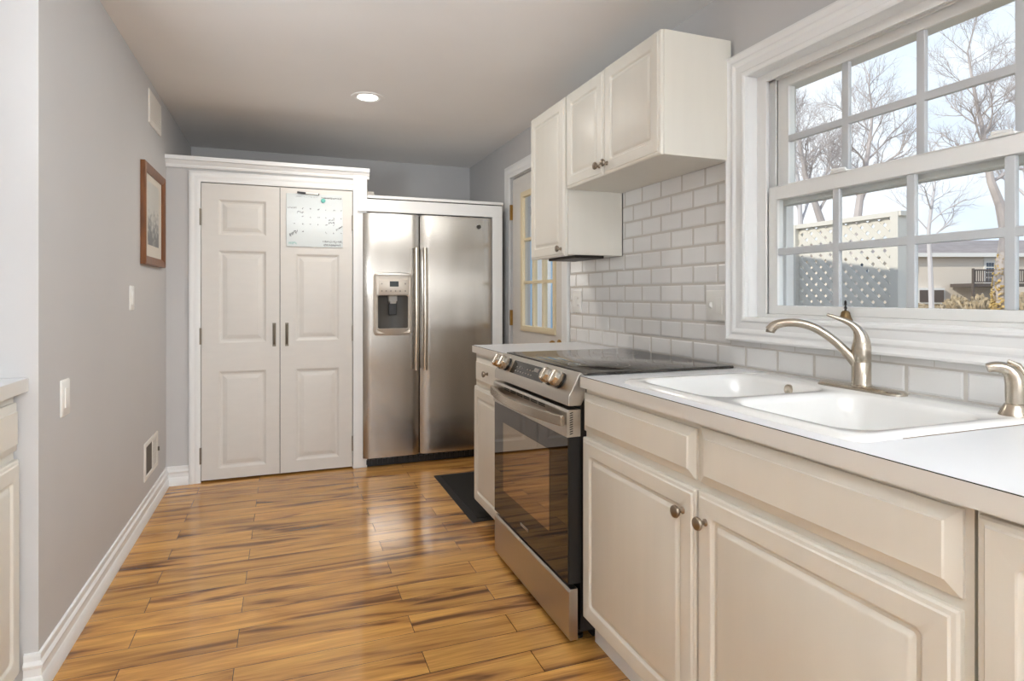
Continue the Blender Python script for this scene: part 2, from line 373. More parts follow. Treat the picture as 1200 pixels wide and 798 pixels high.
closet_door('door_2', -.025, .437, [(.072, .35, 1.575, 1.812), (.072, .35, .885, 1.463), (.072, .35, .088, .697)], .441, .016)
S(B(-.51, .45, YC+.05, YC+.09, 0, 1.92), 'trim_4', 'dark_gap')

# whiteboard calendar hung on the right closet door
WY = YC-.0065
wb = thing('whiteboard_calendar', (.19, WY, 1.69), 'frameless white dry-erase calendar board on the right closet door', 'whiteboard')
B(.012, .374, WY-.006, WY, 1.513, 1.866).build('board', 'board_white', wb, .001)
rnd = random.Random(5)
def stroke(b, x, z, dx, dz, t=.0022):
    l = math.hypot(dx, dz) or 1; nx, nz_ = -dz/l*t/2, dx/l*t/2; Y = WY-.0066
    b.add([(x+nx, Y, z+nz_), (x+dx+nx, Y, z+dz+nz_), (x+dx-nx, Y, z+dz-nz_), (x-nx, Y, z-nz_)], [(0, 1, 2, 3)])
def scrawl(b, x, z, wd, ht, slope=0., dens=1.0, t=.0016):
    c = x
    while c < x+wd:
        s = rnd.uniform(.005, .010); zz = z+(c-x)*slope
        for k in range(int(2+2*dens)):
            stroke(b, c+rnd.uniform(0, s*.6), zz+rnd.uniform(0, ht*.5), rnd.uniform(-.3, .8)*s, rnd.uniform(.25, .6)*ht*rnd.choice((1, -1, 1)), t)
        c += s*rnd.uniform(.9, 1.3)
bx = lambda px: .012+(px-135)/(720-135)*.362
bz = lambda py: 1.866-(py-150)/(712-150)*.353
b = MB()
scrawl(b, bx(495), bz(188), .125, .008, dens=2)                 # heading line, top right
for r_, (py, c0, c1) in enumerate(((305, 0, 7), (392, 1, 7), (468, 0, 6), (550, 0, 7))):     # date figures, a row for each week
    for c_ in range(c0, c1):
        if r_ == 3 and 2 <= c_ <= 3: continue
        scrawl(b, bx(212+c_*81), bz(py+4+c_*1.5), .007, .008, t=.0019)
scrawl(b, bx(150), bz(305), .05, .008); scrawl(b, bx(245), bz(352), .035, .012); scrawl(b, bx(565), bz(425), .035, .01)
scrawl(b, bx(568), bz(455), .04, .012, dens=1.5); scrawl(b, bx(645), bz(525), .045, .012, .5, 1.5)
scrawl(b, bx(165), bz(600), .045, .022, .5, 2.2); scrawl(b, bx(505), bz(660), .125, .012); scrawl(b, bx(515), bz(695), .11, .012, dens=2)
scrawl(b, bx(228), bz(184), .14, .004, dens=.4, t=.0012)
b.build('handwriting', 'ink_black', wb)
b = MB(); scrawl(b, bx(160), bz(680), .05, .012, dens=2); b.build('teal_writing', 'ink_teal', wb)
pen = thing('marker_pen', (.14, WY-.012, 1.876), 'slim dry-erase marker with black cap along the top of the whiteboard', 'marker')
MB().tube([(.134, WY-.013, 1.8695), (.214, WY-.013, 1.8665)], .0055, 12).build('barrel', 'white_plastic', pen)
MB().tube([(.080, WY-.013, 1.8735), (.134, WY-.013, 1.8695)], .0066, 12).build('cap', 'ink_black', pen)
MB().tube([(.214, WY-.013, 1.8665), (.220, WY-.013, 1.866)], .0058, 12).build('end_plug', 'ink_black', pen)
mg = MB().lathe((.246, WY-.006, 1.826), (0, -1, 0), [(.014, 0), (.015, .003), (.013, .008), (.006, .010), (0, .010)]); tag(mg.build('fridge_magnet', 'ink_teal'), 'small round teal magnet near the top of the whiteboard', 'magnet')

# ------------------------------------------------------------------ fridge surround
YF = 4.25
S(B(.472, 1.52, YF+.0, YF+.03, 1.766, 1.852), 'trim_5', 'trim_paint', .002)
S(B(.535, 1.525, YF-.008, YB, 1.858, 1.878), 'trim_6', 'trim_paint', .002)
S(B(.535, 1.52, YF+.004, YF+.03, 1.852, 1.858), 'trim_7', 'dark_gap')
S(B(1.444, 1.521, YF+.0, YF+.03, 0, 1.766).box(1.45, 1.515, YF+.03, YB, 0, 1.858), 'trim_8', 'trim_paint', .002)
tag(B(.536, .598, 4.34, 4.42, 1.878, 1.896).box(.536, .592, 4.338, 4.42, 1.896, 1.918).build('storage_box', 'grey_plastic', None, .002), 'small grey box on top of the fridge surround against the closet', 'box')

# ------------------------------------------------------------------ refrigerator
fr = thing('refrigerator', (.97, 4.6, 0), 'stainless side-by-side refrigerator with ice dispenser beside the closet', 'refrigerator')
B(.507, 1.437, YF+.05, 5.02, .02, 1.745).build('cabinet_body', 'dark_metal', fr, .004)
def fdoor(x0, x1, hole=None, name='freezer_door'):
    b = MB(); n = 14; z0, z1 = .065, 1.755; cols = []
    xs = sorted({x0+(x1-x0)*i/n for i in range(n+1)} | ({hole[0], hole[1]} if hole else set()))
    def yy(x):
        t = (x-x0)/(x1-x0)*2-1; e = max(0, abs(t)-.9)/.1
        return YF-.006*(1-t*t)-.009+.016*e*e
    zs = [z0, z1] if not hole else [z0, hole[2], hole[3], z1]
    for i in range(len(xs)-1):
        for j in range(len(zs)-1):
            a, c = xs[i], xs[i+1]
            if hole and hole[0]-1e-6 <= a and c <= hole[1]+1e-6 and j == 1: continue
            b.add([(a, yy(a), zs[j]), (c, yy(c), zs[j]), (c, yy(c), zs[j+1]), (a, yy(a), zs[j+1])], [(0, 1, 2, 3)])
    Yk = YF+.045
    for i in range(len(xs)-1):
        a, c = xs[i], xs[i+1]
        for z in (z0, z1): b.add([(a, yy(a), z), (c, yy(c), z), (c, Yk, z), (a, Yk, z)], [(0, 1, 2, 3)])
    for x in (x0, x1): b.add([(x, yy(x), z0), (x, yy(x), z1), (x, Yk, z1), (x, Yk, z0)], [(0, 1, 2, 3)])
    qs = [(x0, x1, z0, z1)] if not hole else [(x0, hole[0], z0, z1), (hole[1], x1, z0, z1), (hole[0], hole[1], z0, hole[2]), (hole[0], hole[1], hole[3], z1)]
    for a, c, d, e in qs: b.add([(a, Yk, d), (c, Yk, d), (c, Yk, e), (a, Yk, e)], [(0, 1, 2, 3)])
    return b.build(name, 'stainless', fr, sharp=30), yy
HOLE = (.60, .815, .955, 1.19)
fd, fy = fdoor(.507, .893, HOLE)
rd, ry = fdoor(.901, 1.437, None, 'fridge_door')
def fhandle(px, parent):
    b = MB(); Y0 = YF-.018
    b.loops(lambda u, v, wv: (u, Y0-.030-.012*math.sin(PI*(wv-.66)/(1.525-.66)), wv),
            [(rr(px-.014, px+.014, 0, .0001), .66)], cap0=False, cap1=False) if 0 else None
    P = []; R = []
    for i in range(17):
        z = .664+(1.522-.664)*i/16; P.append((px, Y0-.028-.016*math.sin(PI*i/16), z)); R.append(.011)
    b.tube(P, R, 14, flat=1.6)
    for z in (.685, 1.50): b.tube([(px, YF+.0, z), (px, Y0-.03, z)], .010, 8)
    b.build('door_handle', 'nickel', parent)
fhandle(.866, fd); fhandle(.928, rd)
# ice and water dispenser
dp = MB(); m = faceC(YF-.012)
HR = (.607, .808, .962, 1.182)
A = rr(.572, .842, .908, 1.345, .03, 4)
dp.loops(m, [(A, -.004), (rr(.574, .840, .910, 1.343, .03, 4), .010), (rr(.588, .826, .926, 1.33, .02, 4), .020), (rr(.598, .816, .952, 1.19, .012, 4), .014), (rr(.604, .811, .958, 1.186, .012, 4), .006)], cap1=False)
dso = dp.build('dispenser_bezel', 'panel_plastic', fd)
cv = MB(); m2 = faceC(YF)
def arc(z, d):                                    # half-round recess wall
    return [(.602+(.813-.602)*i/12, z, d*math.sin(PI*i/12)**.6) for i in range(13)]
lo = arc(.956, -.047); hi = arc(1.19, -.047)
cv.add([m2(*p) for p in lo+hi], [(i, i+1, 13+i+1, 13+i) for i in range(12)]+[tuple(range(13)), tuple(range(13, 26))])
cv.build('dispenser_recess', 'recess_grey', fd)
B(.682, .742, YF+.01, YF+.06, 1.145, 1.188).box(.690, .733, YF+.0, YF+.05, 1.13, 1.15).build('nozzle', 'grey_plastic', fd, .004)
B(.683, .738, YF+.012, YF+.024, 1.05, 1.135).build('paddle', 'black_plastic', fd, .004)
cp = MB().loops(faceC(YF-.030), [(rr(.607, .812, 1.192, 1.296, .006), -.008), (rr(.607, .812, 1.192, 1.296, .006), .003), (rr(.610, .809, 1.195, 1.293, .006), .005)])
cpo = cp.build('control_panel', 'panel_plastic', fd)
B(.682, .743, YF-.0375, YF-.034, 1.248, 1.285).build('lcd_screen', 'lcd', cpo)
for x, z in ((.628, 1.218), (.658, 1.218), (.690, 1.218), (.722, 1.218), (.754, 1.218), (.790, 1.218), (.628, 1.268), (.790, 1.268)):
    MB().lathe((x, YF-.034, z), (0, -1, 0), [(.006, 0), (.0055, .0025), (0, .0025)], 10).build('button', 'icon_grey', cpo)
b = MB().lathe((.707, YF-.025, 1.333), (0, 0, 1), [(.0, 0)], 4) if 0 else MB()
b.prism([(.585, 1.325), (.829, 1.325), (.815, 1.338), (.765, 1.346), (.65, 1.346), (.60, 1.338)], lambda u, v, t: (u, YF-.012-t, v), .0, .026)
b.build('top_lip', 'steel', fd, .004)
tr = MB(); K = 12; top = []; bot = []
for i in range(K+1):
    x = .585+(.829-.585)*i/K; s_ = math.sin(PI*i/K)
    top.append((x, YF-.026-.028*s_, .956)); bot.append((x, YF-.020-.012*s_, .935-.022*s_))
bk = [(x, YF-.012, .956) for x, _, _ in top]
tr.add(top+bot+bk, [(i, i+1, K+1+i+1, K+1+i) for i in range(K)]+[(i, 2*K+2+i, 2*K+3+i, i+1) for i in range(K)])
tr.build('drip_tray', 'panel_plastic', fd)
# round emblem with two-letter monogram
em = MB().lathe((1.333, ry(1.333)+.001, 1.689), (0, -1, 0), [(.017, 0), (.017, .003), (.0155, .0045), (0, .0045)], 24).build('emblem', 'dark_metal', rd)
def text(name, s, loc, size, m, parent, rot, ext=.0006, align='CENTER'):
    c = bpy.data.curves.new(name, 'FONT'); c.body = s; c.size = size; c.extrude = ext; c.align_x = align; c.align_y = 'CENTER'
    c.materials.append(MATS[m]); o = bpy.data.objects.new(name, c); C.collection.objects.link(o)
    dg = bpy.context.evaluated_depsgraph_get(); me = bpy.data.meshes.new_from_object(o.evaluated_get(dg)); bpy.data.objects.remove(o)
    o = bpy.data.objects.new(name, me); C.collection.objects.link(o)
    if not me.materials: me.materials.append(MATS[m])
    o.parent = parent; o.location = Vector(loc)-WORLD[parent.name]; o.rotation_euler = rot; return o
text('monogram', 'GE', (1.333, ry(1.333)-.0042, 1.689), .018, 'steel', em, (PI/2, 0, 0))
MB().lathe((1.333, ry(1.333)-.0035, 1.689), (0, -1, 0), [(.0165, 0), (.0165, .0018), (.0148, .0018), (.0148, 0)], 24).build('emblem_ring', 'steel', em)
b = B(.507, 1.437, YF+.02, YF+.07, .004, .062)
for i in range(24): b.box(.53+i*.037, .553+i*.037, YF+.012, YF+.022, .018, .05)
b.build('kick_grille', 'black_plastic', fr)

# ------------------------------------------------------------------ back door in the right-hand wall
bd = struct('door_3', (XR, 3.83, 0))
U0, U1 = 3.395, 4.283; XD = XR+.012; LT = (3.503, 4.098, .934, 1.932)
b = MB()
for a in ((U0, LT[0]-.0, .012, 2.055), (LT[1], U1, .012, 2.055), (LT[0], LT[1], .012, LT[2]), (LT[0], LT[1], LT[3], 2.055)): b.box(XD, XD+.044, *a)
b.build('door_slab', 'door_paint', bd)
lf = MB(); m = faceL(XD)
lf.loops(m, [(rr(*LT), 0), (rr(*LT), .012), (inset(*LT, .01), .016), (inset(*LT, .036), .010), (inset(*LT, .04), -.01)], cap1=False)
lfo = lf.build('lite_frame', 'beige_frame', bd)
g0, g1, h0, h1 = LT[0]+.038, LT[1]-.038, LT[2]+.038, LT[3]-.038
b = MB()
for k in (1, 2):
    y = g0+(g1-g0)*k/3; b.box(XD-.004, XD+.03, y-.011, y+.011, h0, h1)
    z = h0+(h1-h0)*k/3; b.box(XD-.003, XD+.03, g0, g1, z-.011, z+.011)
b.build('muntin', 'beige_frame', lfo, .003)
B(XD+.012, XD+.016, LT[0], LT[1], LT[2], LT[3]).build('glass_pane', 'glass', bd)
for z0 in (1.756, .962, .18): B(XR-.008, XR+.012, 4.283, 4.301, z0, z0+.115).build('hinge', 'brass', bd, .002)
MB().lathe((XD, 3.452, .88), (-1, 0, 0), [(.03, 0), (.03, .006), (.012, .01), (.011, .03), (.024, .04), (.027, .052), (.022, .064), (0, .066)], 20).build('door_knob', 'brass', bd)
cs3 = [(0, 0), (0, .012), (.008, .016), (.03, .017), (.045, .014), (.055, .018), (.075, .021), (.088, .018), (.092, .012), (.092, 0)]
S(casing3(faceL(XR), 3.372, 4.300, 0, 2.072, cs3), 'trim_9', 'trim_paint')
S(B(XR, XR+.16, 3.360, 3.376, 0, 2.085).box(XR, XR+.16, 4.296, 4.31, 0, 2.085).box(XR, XR+.16, 3.36, 4.31, 2.068, 2.085), 'trim_10', 'trim_paint')

# ------------------------------------------------------------------ window over the sink
wn = struct('window_1', (XR, 1.2, 1.1))
WI = (.62, 1.787, 1.108, 1.995)                    # y0 y1 z0 z1 of the cased opening
WC = [(0, 0), (0, .014), (.006, .019), (.014, .020), (.020, .016), (.044, .018), (.05, .023), (.058, .025), (.066, .022), (.074, .024), (.082, .031), (.088, .031), (.09, .027), (.09, 0)]
MB().loops(faceL(XR-.002), [(inset(*WI, -d), h) for d, h in WC], cap1=False).build('casing', 'trim_paint', wn, sharp=25)
b = MB()
for (a, c, d, e) in ((WI[0]-.012, WI[0], WI[2], WI[3]), (WI[1], WI[1]+.012, WI[2], WI[3])): b.box(1.6035, 1.70, a, c, d, e)
b.box(1.6035, 1.70, WI[0]-.012, WI[1]+.012, WI[3], WI[3]+.012); b.box(1.6035, 1.70, WI[0]-.012, WI[1]+.012, WI[2]-.012, WI[2])
b.build('jamb', 'trim_paint', wn)
# vinyl frame: outer ring, tracks, blind stops
b = MB(); F0, F1, G0, G1 = WI[0], WI[1], WI[2], WI[3]
b.box(1.645, 1.775, F1-.012, F1, G0, G1).box(1.645, 1.775, F0, F0+.012, G0, G1).box(1.645, 1.775, F0, F1, G1-.012, G1).box(1.645, 1.775, F0, F1, G0, G0+.012)
for y0, y1 in ((F1-.045, F1-.012), (F0+.012, F0+.045)):
    b.box(1.645, 1.652, y0, y1, G0, G1); b.box(1.69, 1.696, y0+.0, y1, G0, G1); b.box(1.74, 1.775, y0, y1, G0, G1)
b.box(1.645, 1.652, F0, F1, G1-.028, G1); b.box(1.69, 1.696, F0, F1, G1-.02, G1); b.box(1.74, 1.775, F0, F1, G1-.045, G1)
b.build('vinyl_frame', 'vinyl', wn, .0015)
b = MB()
for z0, z1 in ((G0+.04, 1.545), (1.60, 1.955)): b.box(1.6525, 1.655, F1-.031, F1-.020, z0, z1)
b.build('balance_track', 'slot_dark', wn)
def sash(name, x0, x1, y0, y1, z0, z1, gy0, gy1, gz0, gz1, munt, mz, xm):
    b = MB(); b.box(x0, x1, y0, gy0, z0, z1).box(x0, x1, gy1, y1, z0, z1).box(x0, x1, gy0, gy1, z0, gz0).box(x0, x1, gy0, gy1, gz1, z1)
    o = b.build(name, 'vinyl', wn, .003)
    b = MB()
    for y in munt: b.box(xm-.008, xm+.008, y-.0125, y+.0125, gz0, gz1)
    b.box(xm-.0075, xm+.0075, gy0, gy1, mz-.0125, mz+.0125)
    b.build('muntin', 'vinyl_grey', o, .003)
    B(xm-.001, xm+.001, gy0-.004, gy1+.004, gz0-.004, gz1+.004).build('glass_pane', 'glass', o)
    return o
MU = (1.458, 1.209, .958)
ls = sash('lower_sash', 1.655, 1.688, F0+.045, 1.742, G0+.012, 1.578, .712, 1.702, 1.151, 1.530, MU, 1.343, 1.668)
us = sash('upper_sash', 1.698, 1.735, F0+.045, 1.742, 1.515, 1.983, .712, 1.694, 1.585, 1.943, MU, 1.7525, 1.708)
b = MB()
for y in (1.44, .97): b.box(1.648, 1.69, y-.03, y+.03, 1.578, 1.585); b.tube([(1.66, y-.02, 1.588), (1.652, y+.025, 1.590)], .006, 8)
b.build('sash_lock', 'vinyl', ls, .002)

# ------------------------------------------------------------------ tiled backsplash (relief tiles, each with its bevel)
b = MB(); XT = 1.597; TW = .1545; TH = .0788; g = .0011
def clip_tile(y0, y1, z0, z1):
    for r in ((1.868, 3.255), ):
        pass
REG = [(1.875, 2.659, .914, 1.702), (2.659, 3.262, .914, 1.384), (-.6, 1.875, .914, 1.0225)]
for (ra, rb, rz0, rz1) in REG:
    for k in range(-1, 12):
        z0 = .9195+TH*k; z1 = z0+TH
        ph = 2.566 if k % 2 == 0 else 2.4885
        i0 = int((ra-ph)/TW)-2
        for i in range(i0, i0+40):
            y0 = ph+i*TW; y1 = y0+TW
            a, c, d, e = max(y0+g, ra), min(y1-g, rb), max(z0+g, rz0), min(z1-g, rz1)
            if c-a < .004 or e-d < .004: continue
            bl = [.009 if y0+g >= ra else 0, .009 if y1-g <= rb else 0, .009 if z0+g >= rz0 else 0, .009 if z1-g <= rz1 else 0]
            m = faceL(XT+.003)
            vs = [m(a, d, 0), m(c, d, 0), m(c, e, 0), m(a, e, 0)]
            if c-a > .03 and e-d > .03:
                q = [m(a+bl[0], d+bl[2], .0035), m(c-bl[1], d+bl[2], .0035), m(c-bl[1], e-bl[3], .0035), m(a+bl[0], e-bl[3], .0035)]
                b.add(vs+q, [(4, 5, 6, 7)]+[(i_, (i_+1) % 4, 4+(i_+1) % 4, 4+i_) for i_ in range(4)])
            else:
                b.add([m(a, d, .003), m(c, d, .003), m(c, e, .003), m(a, e, .003)], [(0, 1, 2, 3)])
tiles = b.build('wall_backsplash', 'tile', None, sharp=5, kind='structure')
b = MB()
for (ra, rb, rz0, rz1) in REG: b.box(XT+.0015, XR, ra, rb, rz0, rz1)
gro = b.build('wall_grout', 'grout', None, kind='structure')

# ------------------------------------------------------------------ cabinets
def cab_front(m, u0, u1, v0, v1):
    b = MB(); q = lambda d, r=.0006: inset(u0, u1, v0, v1, d, r, 4)
    b.loops(m, [(q(0), -.001), (q(0), .010), (q(.004), .0135), (q(.011), .0145), (q(.014), .018), (q(.052, .012), .018), (q(.055, .012), .0165), (q(.060, .010), .0105), (q(.067, .008), .0105), (q(.074, .006), .016), (q(.079, .004), .0175)], cap0=True)
    return b
def drawer_front(m, u0, u1, v0, v1):
    b = MB(); q = lambda d: inset(u0, u1, v0, v1, d)
    b.loops(m, [(q(0), -.001), (q(0), .006), (q(.004), .0085), (q(.022), .0145), (q(.024), .018)], cap0=True); return b
def cab_knob(m, y, z, parent, X, s=1):
    MB().lathe((X, y, z), (-s, 0, 0), [(.009, -.001), (.009, .002), (.0055, .006), (.0055, .014), (.014, .018), (.0165, .023), (.015, .028), (.008, .031), (0, .0315)], 20).build('knob', 'knob_metal', parent)
def lower_unit(name_loc, label, y0, y1, X, group, doors, drawers, knobs, body=None, z1=.875):
    o = thing('base_cabinet', name_loc, label, 'cabinet', group)
    b = MB(); b.box(X, X+.02, y0, y1, .10, z1); b.box(X+.02, 1.59, y0, y0+.016, .10, z1); b.box(X+.02, 1.59, y1-.016, y1, .10, z1)
    b.box(X+.02, 1.59, y0+.016, y1-.016, .10, .118); b.box(1.58, 1.59, y0+.016, y1-.016, .118, z1); b.box(X+.055, X+.07, y0+.006, y1-.002, 0, .10)
    b.build('carcass', 'cabinet_paint', o)
    m = faceL(X)
    ds = []
    for d in doors: ds.append(cab_front(m, *d).build('door', 'cabinet_paint', o, sharp=20))
    for d in drawers: ds.append(drawer_front(m, *d).build('drawer', 'cabinet_paint', o, sharp=20))
    for i, y, z in knobs: cab_knob(m, y, z, ds[i], X-.018)
    return o
XB = .964
sinkcab = lower_unit((1.28, 1.24, 0), 'wide cream base cabinet under the sink with two doors and two drawer fronts', .603, 1.843, XB, None,
           [(1.240, 1.846, .094, .706), (.617, 1.233, .094, .710)], [(1.246, 1.846, .728, .856), (.616, 1.230, .728, .864)], [(0, 1.286, .642), (1, 1.198, .642)])
nearcab = lower_unit((1.28, .3, 0), 'cream base cabinet with one tall door right of the sink cabinet', -.55, .598, XB, None,
           [(-.02, .592, .094, .866)], [], [(0, .04, .62)])
farcab = lower_unit((1.28, 2.9, 0), 'narrow cream base cabinet between the range and the back door', 2.626, 3.175, .985, None,
           [(2.64, 3.170, .075, .697)], [(2.64, 3.150, .715, .856)], [(1, 2.925, .787)])
# bevelled grey strip along the kick of the sink cabinet
S(MB().prism([(0, 0), (0, .05), (.006, .06), (.016, .06), (.016, 0)], lambda a, h, t: (.998+a, t, h), -.55, 1.845), 'baseboard_right', 'trim_paint')

def upper(label, y0, y1, z0, z1, doors, knobs, loc):
    o = thing('wall_cabinet', loc, label, 'cabinet')
    B(1.292, 1.593, y0, y1, z0, z1).build('carcass', 'cabinet_paint', o, .0015)
    m = faceL(1.29); ds = [cab_front(m, *d).build('door', 'cabinet_paint', o, sharp=20) for d in doors]
    for i, y, z in knobs: cab_knob(m, y, z, ds[i], 1.272)
    return o
upper('short cream two-door wall cabinet above the range', 1.866, 2.656, 1.701, 2.157,
      [(2.283, 2.648, 1.700, 2.153), (1.868, 2.279, 1.700, 2.155)], [(0, 2.312, 1.744), (1, 2.246, 1.744)], (1.45, 2.26, 1.70))
tc_ = upper('tall narrow cream single-door wall cabinet beside the back door', 2.660, 3.102, 1.386, 2.157,
      [(2.668, 3.098, 1.380, 2.153)], [(0, 2.70, 1.416)], (1.45, 2.88, 1.386))
B(1.34, 1.50, 2.68, 3.0, 1.372, 1.386).build('dark_bar', 'dark_metal', tc_, .002)  # thin dark bar under the tall cabinet

# left-hand run, seen at the edge of the picture
lc = thing('base_cabinet', (-1.04, 1.8, 0), 'white base cabinet on the left against the wall corner', 'cabinet')
B(-1.352, -.748, 1.2, 2.19, .10, .9).box(-1.352, -.80, 1.2, 2.19, 0, .10).build('carcass', 'cabinet_paint', lc)
m = faceR(-.746)
d1 = cab_front(m, 1.74, 2.186, .07, .705).build('door', 'cabinet_paint', lc, sharp=20)
d2 = cab_front(m, 1.22, 1.73, .07, .705).build('door', 'cabinet_paint', lc, sharp=20)
e1 = drawer_front(m, 1.22, 2.186, .73, .872).build('drawer', 'cabinet_paint', lc, sharp=20)
for q, y in ((d1, 1.78), (d2, 1.68)): cab_knob(m, y, .63, q, -.728, -1)
lc2 = thing('base_cabinet', (-1.04, .4, 0), 'white base cabinet of the left run nearer the camera', 'cabinet')
B(-1.352, -.748, -.5, 1.19, .10, .9).box(-1.352, -.80, -.5, 1.19, 0, .10).build('carcass', 'cabinet_paint', lc2)
for k in range(3): cab_front(m, -.48+k*.555, .06+k*.555, .07, .872).build('door', 'cabinet_paint', lc2, sharp=20)
lt = thing('countertop', (-1.03, .85, .9), 'white laminate countertop on the left against the wall corner', 'countertop')
B(-1.355, -.716, -.5, 2.197, .902, .942).build('slab', 'laminate', lt)
B(-.7165, -.714, -.5, 2.198, .902, .9405).build('edge_band', 'laminate_edge', lt)

# ------------------------------------------------------------------ countertops
ct = thing('countertop', (1.27, .6, .877), 'long white laminate countertop around the sink under the window', 'countertop')
CT = (.939, 1.594, -.55, 1.838); SK = (1.0, 1.565, .83, 1.65)
b = MB(); b.box(CT[0], SK[0], CT[2], CT[3], .877, .9145).box(SK[1], CT[1], CT[2], CT[3], .877, .9145)
b.box(SK[0], SK[1], CT[2], SK[2], .877, .9145).box(SK[0], SK[1], SK[3], CT[3], .877, .9145)
b.build('slab', 'laminate', ct)
B(.9365, .939, CT[2], CT[3], .877, .9132).build('edge_band', 'laminate_edge', ct)
B(.9372, .9392, CT[2], CT[3], .9132, .9147).build('edge_seam', 'dark_gap', ct)
ct2 = thing('countertop', (1.28, 2.9, .877), 'short white laminate countertop between the range and the back door', 'countertop')
B(.968, 1.594, 2.622, 3.19, .877, .9145).build('slab', 'laminate', ct2)
B(.9655, .968, 2.622, 3.19, .877, .9132).build('edge_band', 'laminate_edge', ct2)
B(.9662, .9685, 2.622, 3.19, .9132, .9147).build('edge_seam', 'dark_gap', ct2)

# ------------------------------------------------------------------ sink
sk = thing('kitchen_sink', (1.28, 1.24, .915), 'white double-bowl drop-in sink below the window', 'sink')
bm = bmesh.new(); RZ = .925
def ring(pts, z): return [bm.verts.new((x, y, z)) for x, y in pts]
def bridge(a, c):
    for i in range(len(a)): bm.faces.new((a[i], a[(i+1) % len(a)], c[(i+1) % len(a)], c[i]))
O = (.986, 1.575, .816, 1.664)
o0 = ring(rr(*O, .035, 6), .9147); o1 = ring(inset(*O, .003, .035, 6), .921); o2 = ring(inset(*O, .012, .03, 6), RZ)
bridge(o0, o1); bridge(o1, o2)
tops = [(o2[i], o2[(i+1) % len(o2)]) for i in range(len(o2))]
E_ = []
def edge(a, c):
    e = bm.edges.get((a, c)) or bm.edges.new((a, c)); E_.append(e)
for a, c in tops: edge(a, c)
bowls = []
for q in ((1.022, 1.435, 1.262, 1.632), (1.022, 1.435, .850, 1.222)):
    r0 = ring(rr(*q, .075, 8), RZ)
    for i in range(len(r0)): edge(r0[i], r0[(i+1) % len(r0)])
    prev = r0
    for d, z, r in ((.006, .921, .07), (.012, .910, .07), (.022, .82, .065), (.03, .765, .06), (.05, .745, .05), (.08, .740, .04)):
        nx_ = ring(inset(*q, d, r, 8), z); bridge(prev, nx_); prev = nx_
    bm.faces.new(prev); bowls.append(q)
bmesh.ops.triangle_fill(bm, edges=E_, use_beauty=True)
bmesh.ops.recalc_face_normals(bm, faces=bm.faces)
me = bpy.data.meshes.new('basin'); bm.to_mesh(me); bm.free()
for v in me.vertices: v.co -= WORLD[sk.name]
me.polygons.foreach_set('use_smooth', [True]*len(me.polygons)); me.set_sharp_from_angle(angle=math.radians(50)); me.materials.append(MATS['porcelain'])
bo = bpy.data.objects.new('basin', me); C.collection.objects.link(bo); bo.parent = sk; WORLD[bo.name] = WORLD[sk.name]
for q in bowls:
    MB().lathe(((q[0]+q[1])/2+.03, (q[2]+q[3])/2, .7395), (0, 0, 1), [(.045, 0), (.045, .004), (.036, .005), (.032, .002), (.012, .002), (.010, .008), (0, .008)], 24).build('drain', 'nickel', sk)
MB().lathe((1.423, 1.415, .903), (-1, 0, .1), [(.016, -.004), (.016, .003), (.012, .0045), (.006, .003), (0, .003)], 20).build('overflow_ring', 'nickel', sk)
# brown caulk line along the near edge of the rim
B(1.10, 1.56, .8148, .8164, .9146, .9156).build('caulk', 'bronze', sk)

# ------------------------------------------------------------------ faucet
fc = thing('faucet', (1.50, 1.235, .925), 'brushed nickel single-lever faucet with long curved spout behind the sink', 'faucet')
b = MB(); prof = rr(1.472, 1.535, 1.108, 1.372, .0315, 8)
b.loops(lambda u, v, wv: (u, v, wv), [(prof, .925), (rr(1.472, 1.535, 1.108, 1.372, .0315, 8), .930), (rr(1.477, 1.530, 1.113, 1.367, .026, 8), .935), (rr(1.49, 1.517, 1.13, 1.35, .013, 8), .938)])
b.build('base_plate', 'nickel', fc)
FB = (1.502, 1.235)
MB().lathe((*FB, .934), (0, 0, 1), [(.028, 0), (.028, .004), (.0255, .006), (.0245, .012), (.0245, .066), (.0238, .067), (.0238, .069), (.0245, .070), (.0245, .096), (.0225, .097)], 28).build('body', 'nickel', fc)
sp = [(1.506, 1.229, .962), (1.496, 1.239, .990), (1.473, 1.263, 1.032), (1.450, 1.288, 1.066), (1.422, 1.318, 1.094), (1.394, 1.348, 1.107), (1.368, 1.376, 1.107), (1.350, 1.395, 1.099), (1.341, 1.405, 1.084)]
def smooth(P, n=4):
    out = []; P = [Vector(p) for p in P]
    for i in range(len(P)-1):
        p0, p1, p2, p3 = P[max(i-1, 0)], P[i], P[i+1], P[min(i+2, len(P)-1)]
        for k in range(n):
            t = k/n; out.append(.5*((2*p1)+(-p0+p2)*t+(2*p0-5*p1+4*p2-p3)*t*t+(-p0+3*p1-3*p2+p3)*t**3))
    return out+[P[-1]]
SP = smooth(sp); R = [.0165-.0045*min(1, i/10) + (.0025*max(0, (i-24)/8)) for i in range(len(SP))]
MB().tube(SP, R, 16).build('spout', 'nickel', fc)
MB().tube([SP[-1]+Vector((0, 0, .003)), SP[-1]+Vector((-.001, .001, -.006))], .0105, 14).build('aerator', 'hinge_metal', fc)
lv = [(1.502, 1.235, 1.024), (1.502, 1.235, 1.040), (1.5025, 1.2345, 1.058), (1.500, 1.237, 1.078), (1.494, 1.243, 1.094), (1.484, 1.254, 1.108), (1.471, 1.268, 1.118), (1.457, 1.283, 1.126), (1.444, 1.297, 1.133)]
LV = smooth(lv); rr_ = [.0245, .0250, .0220, .0170, .0118, .0085, .0066, .0054, .0040]
RL = [rr_[min(i//4, 8)]+(rr_[min(i//4+1, 8)]-rr_[min(i//4, 8)])*(i % 4)/4 for i in range(len(LV))]
MB().tube(LV, RL, 16).build('lever_handle', 'nickel', fc)

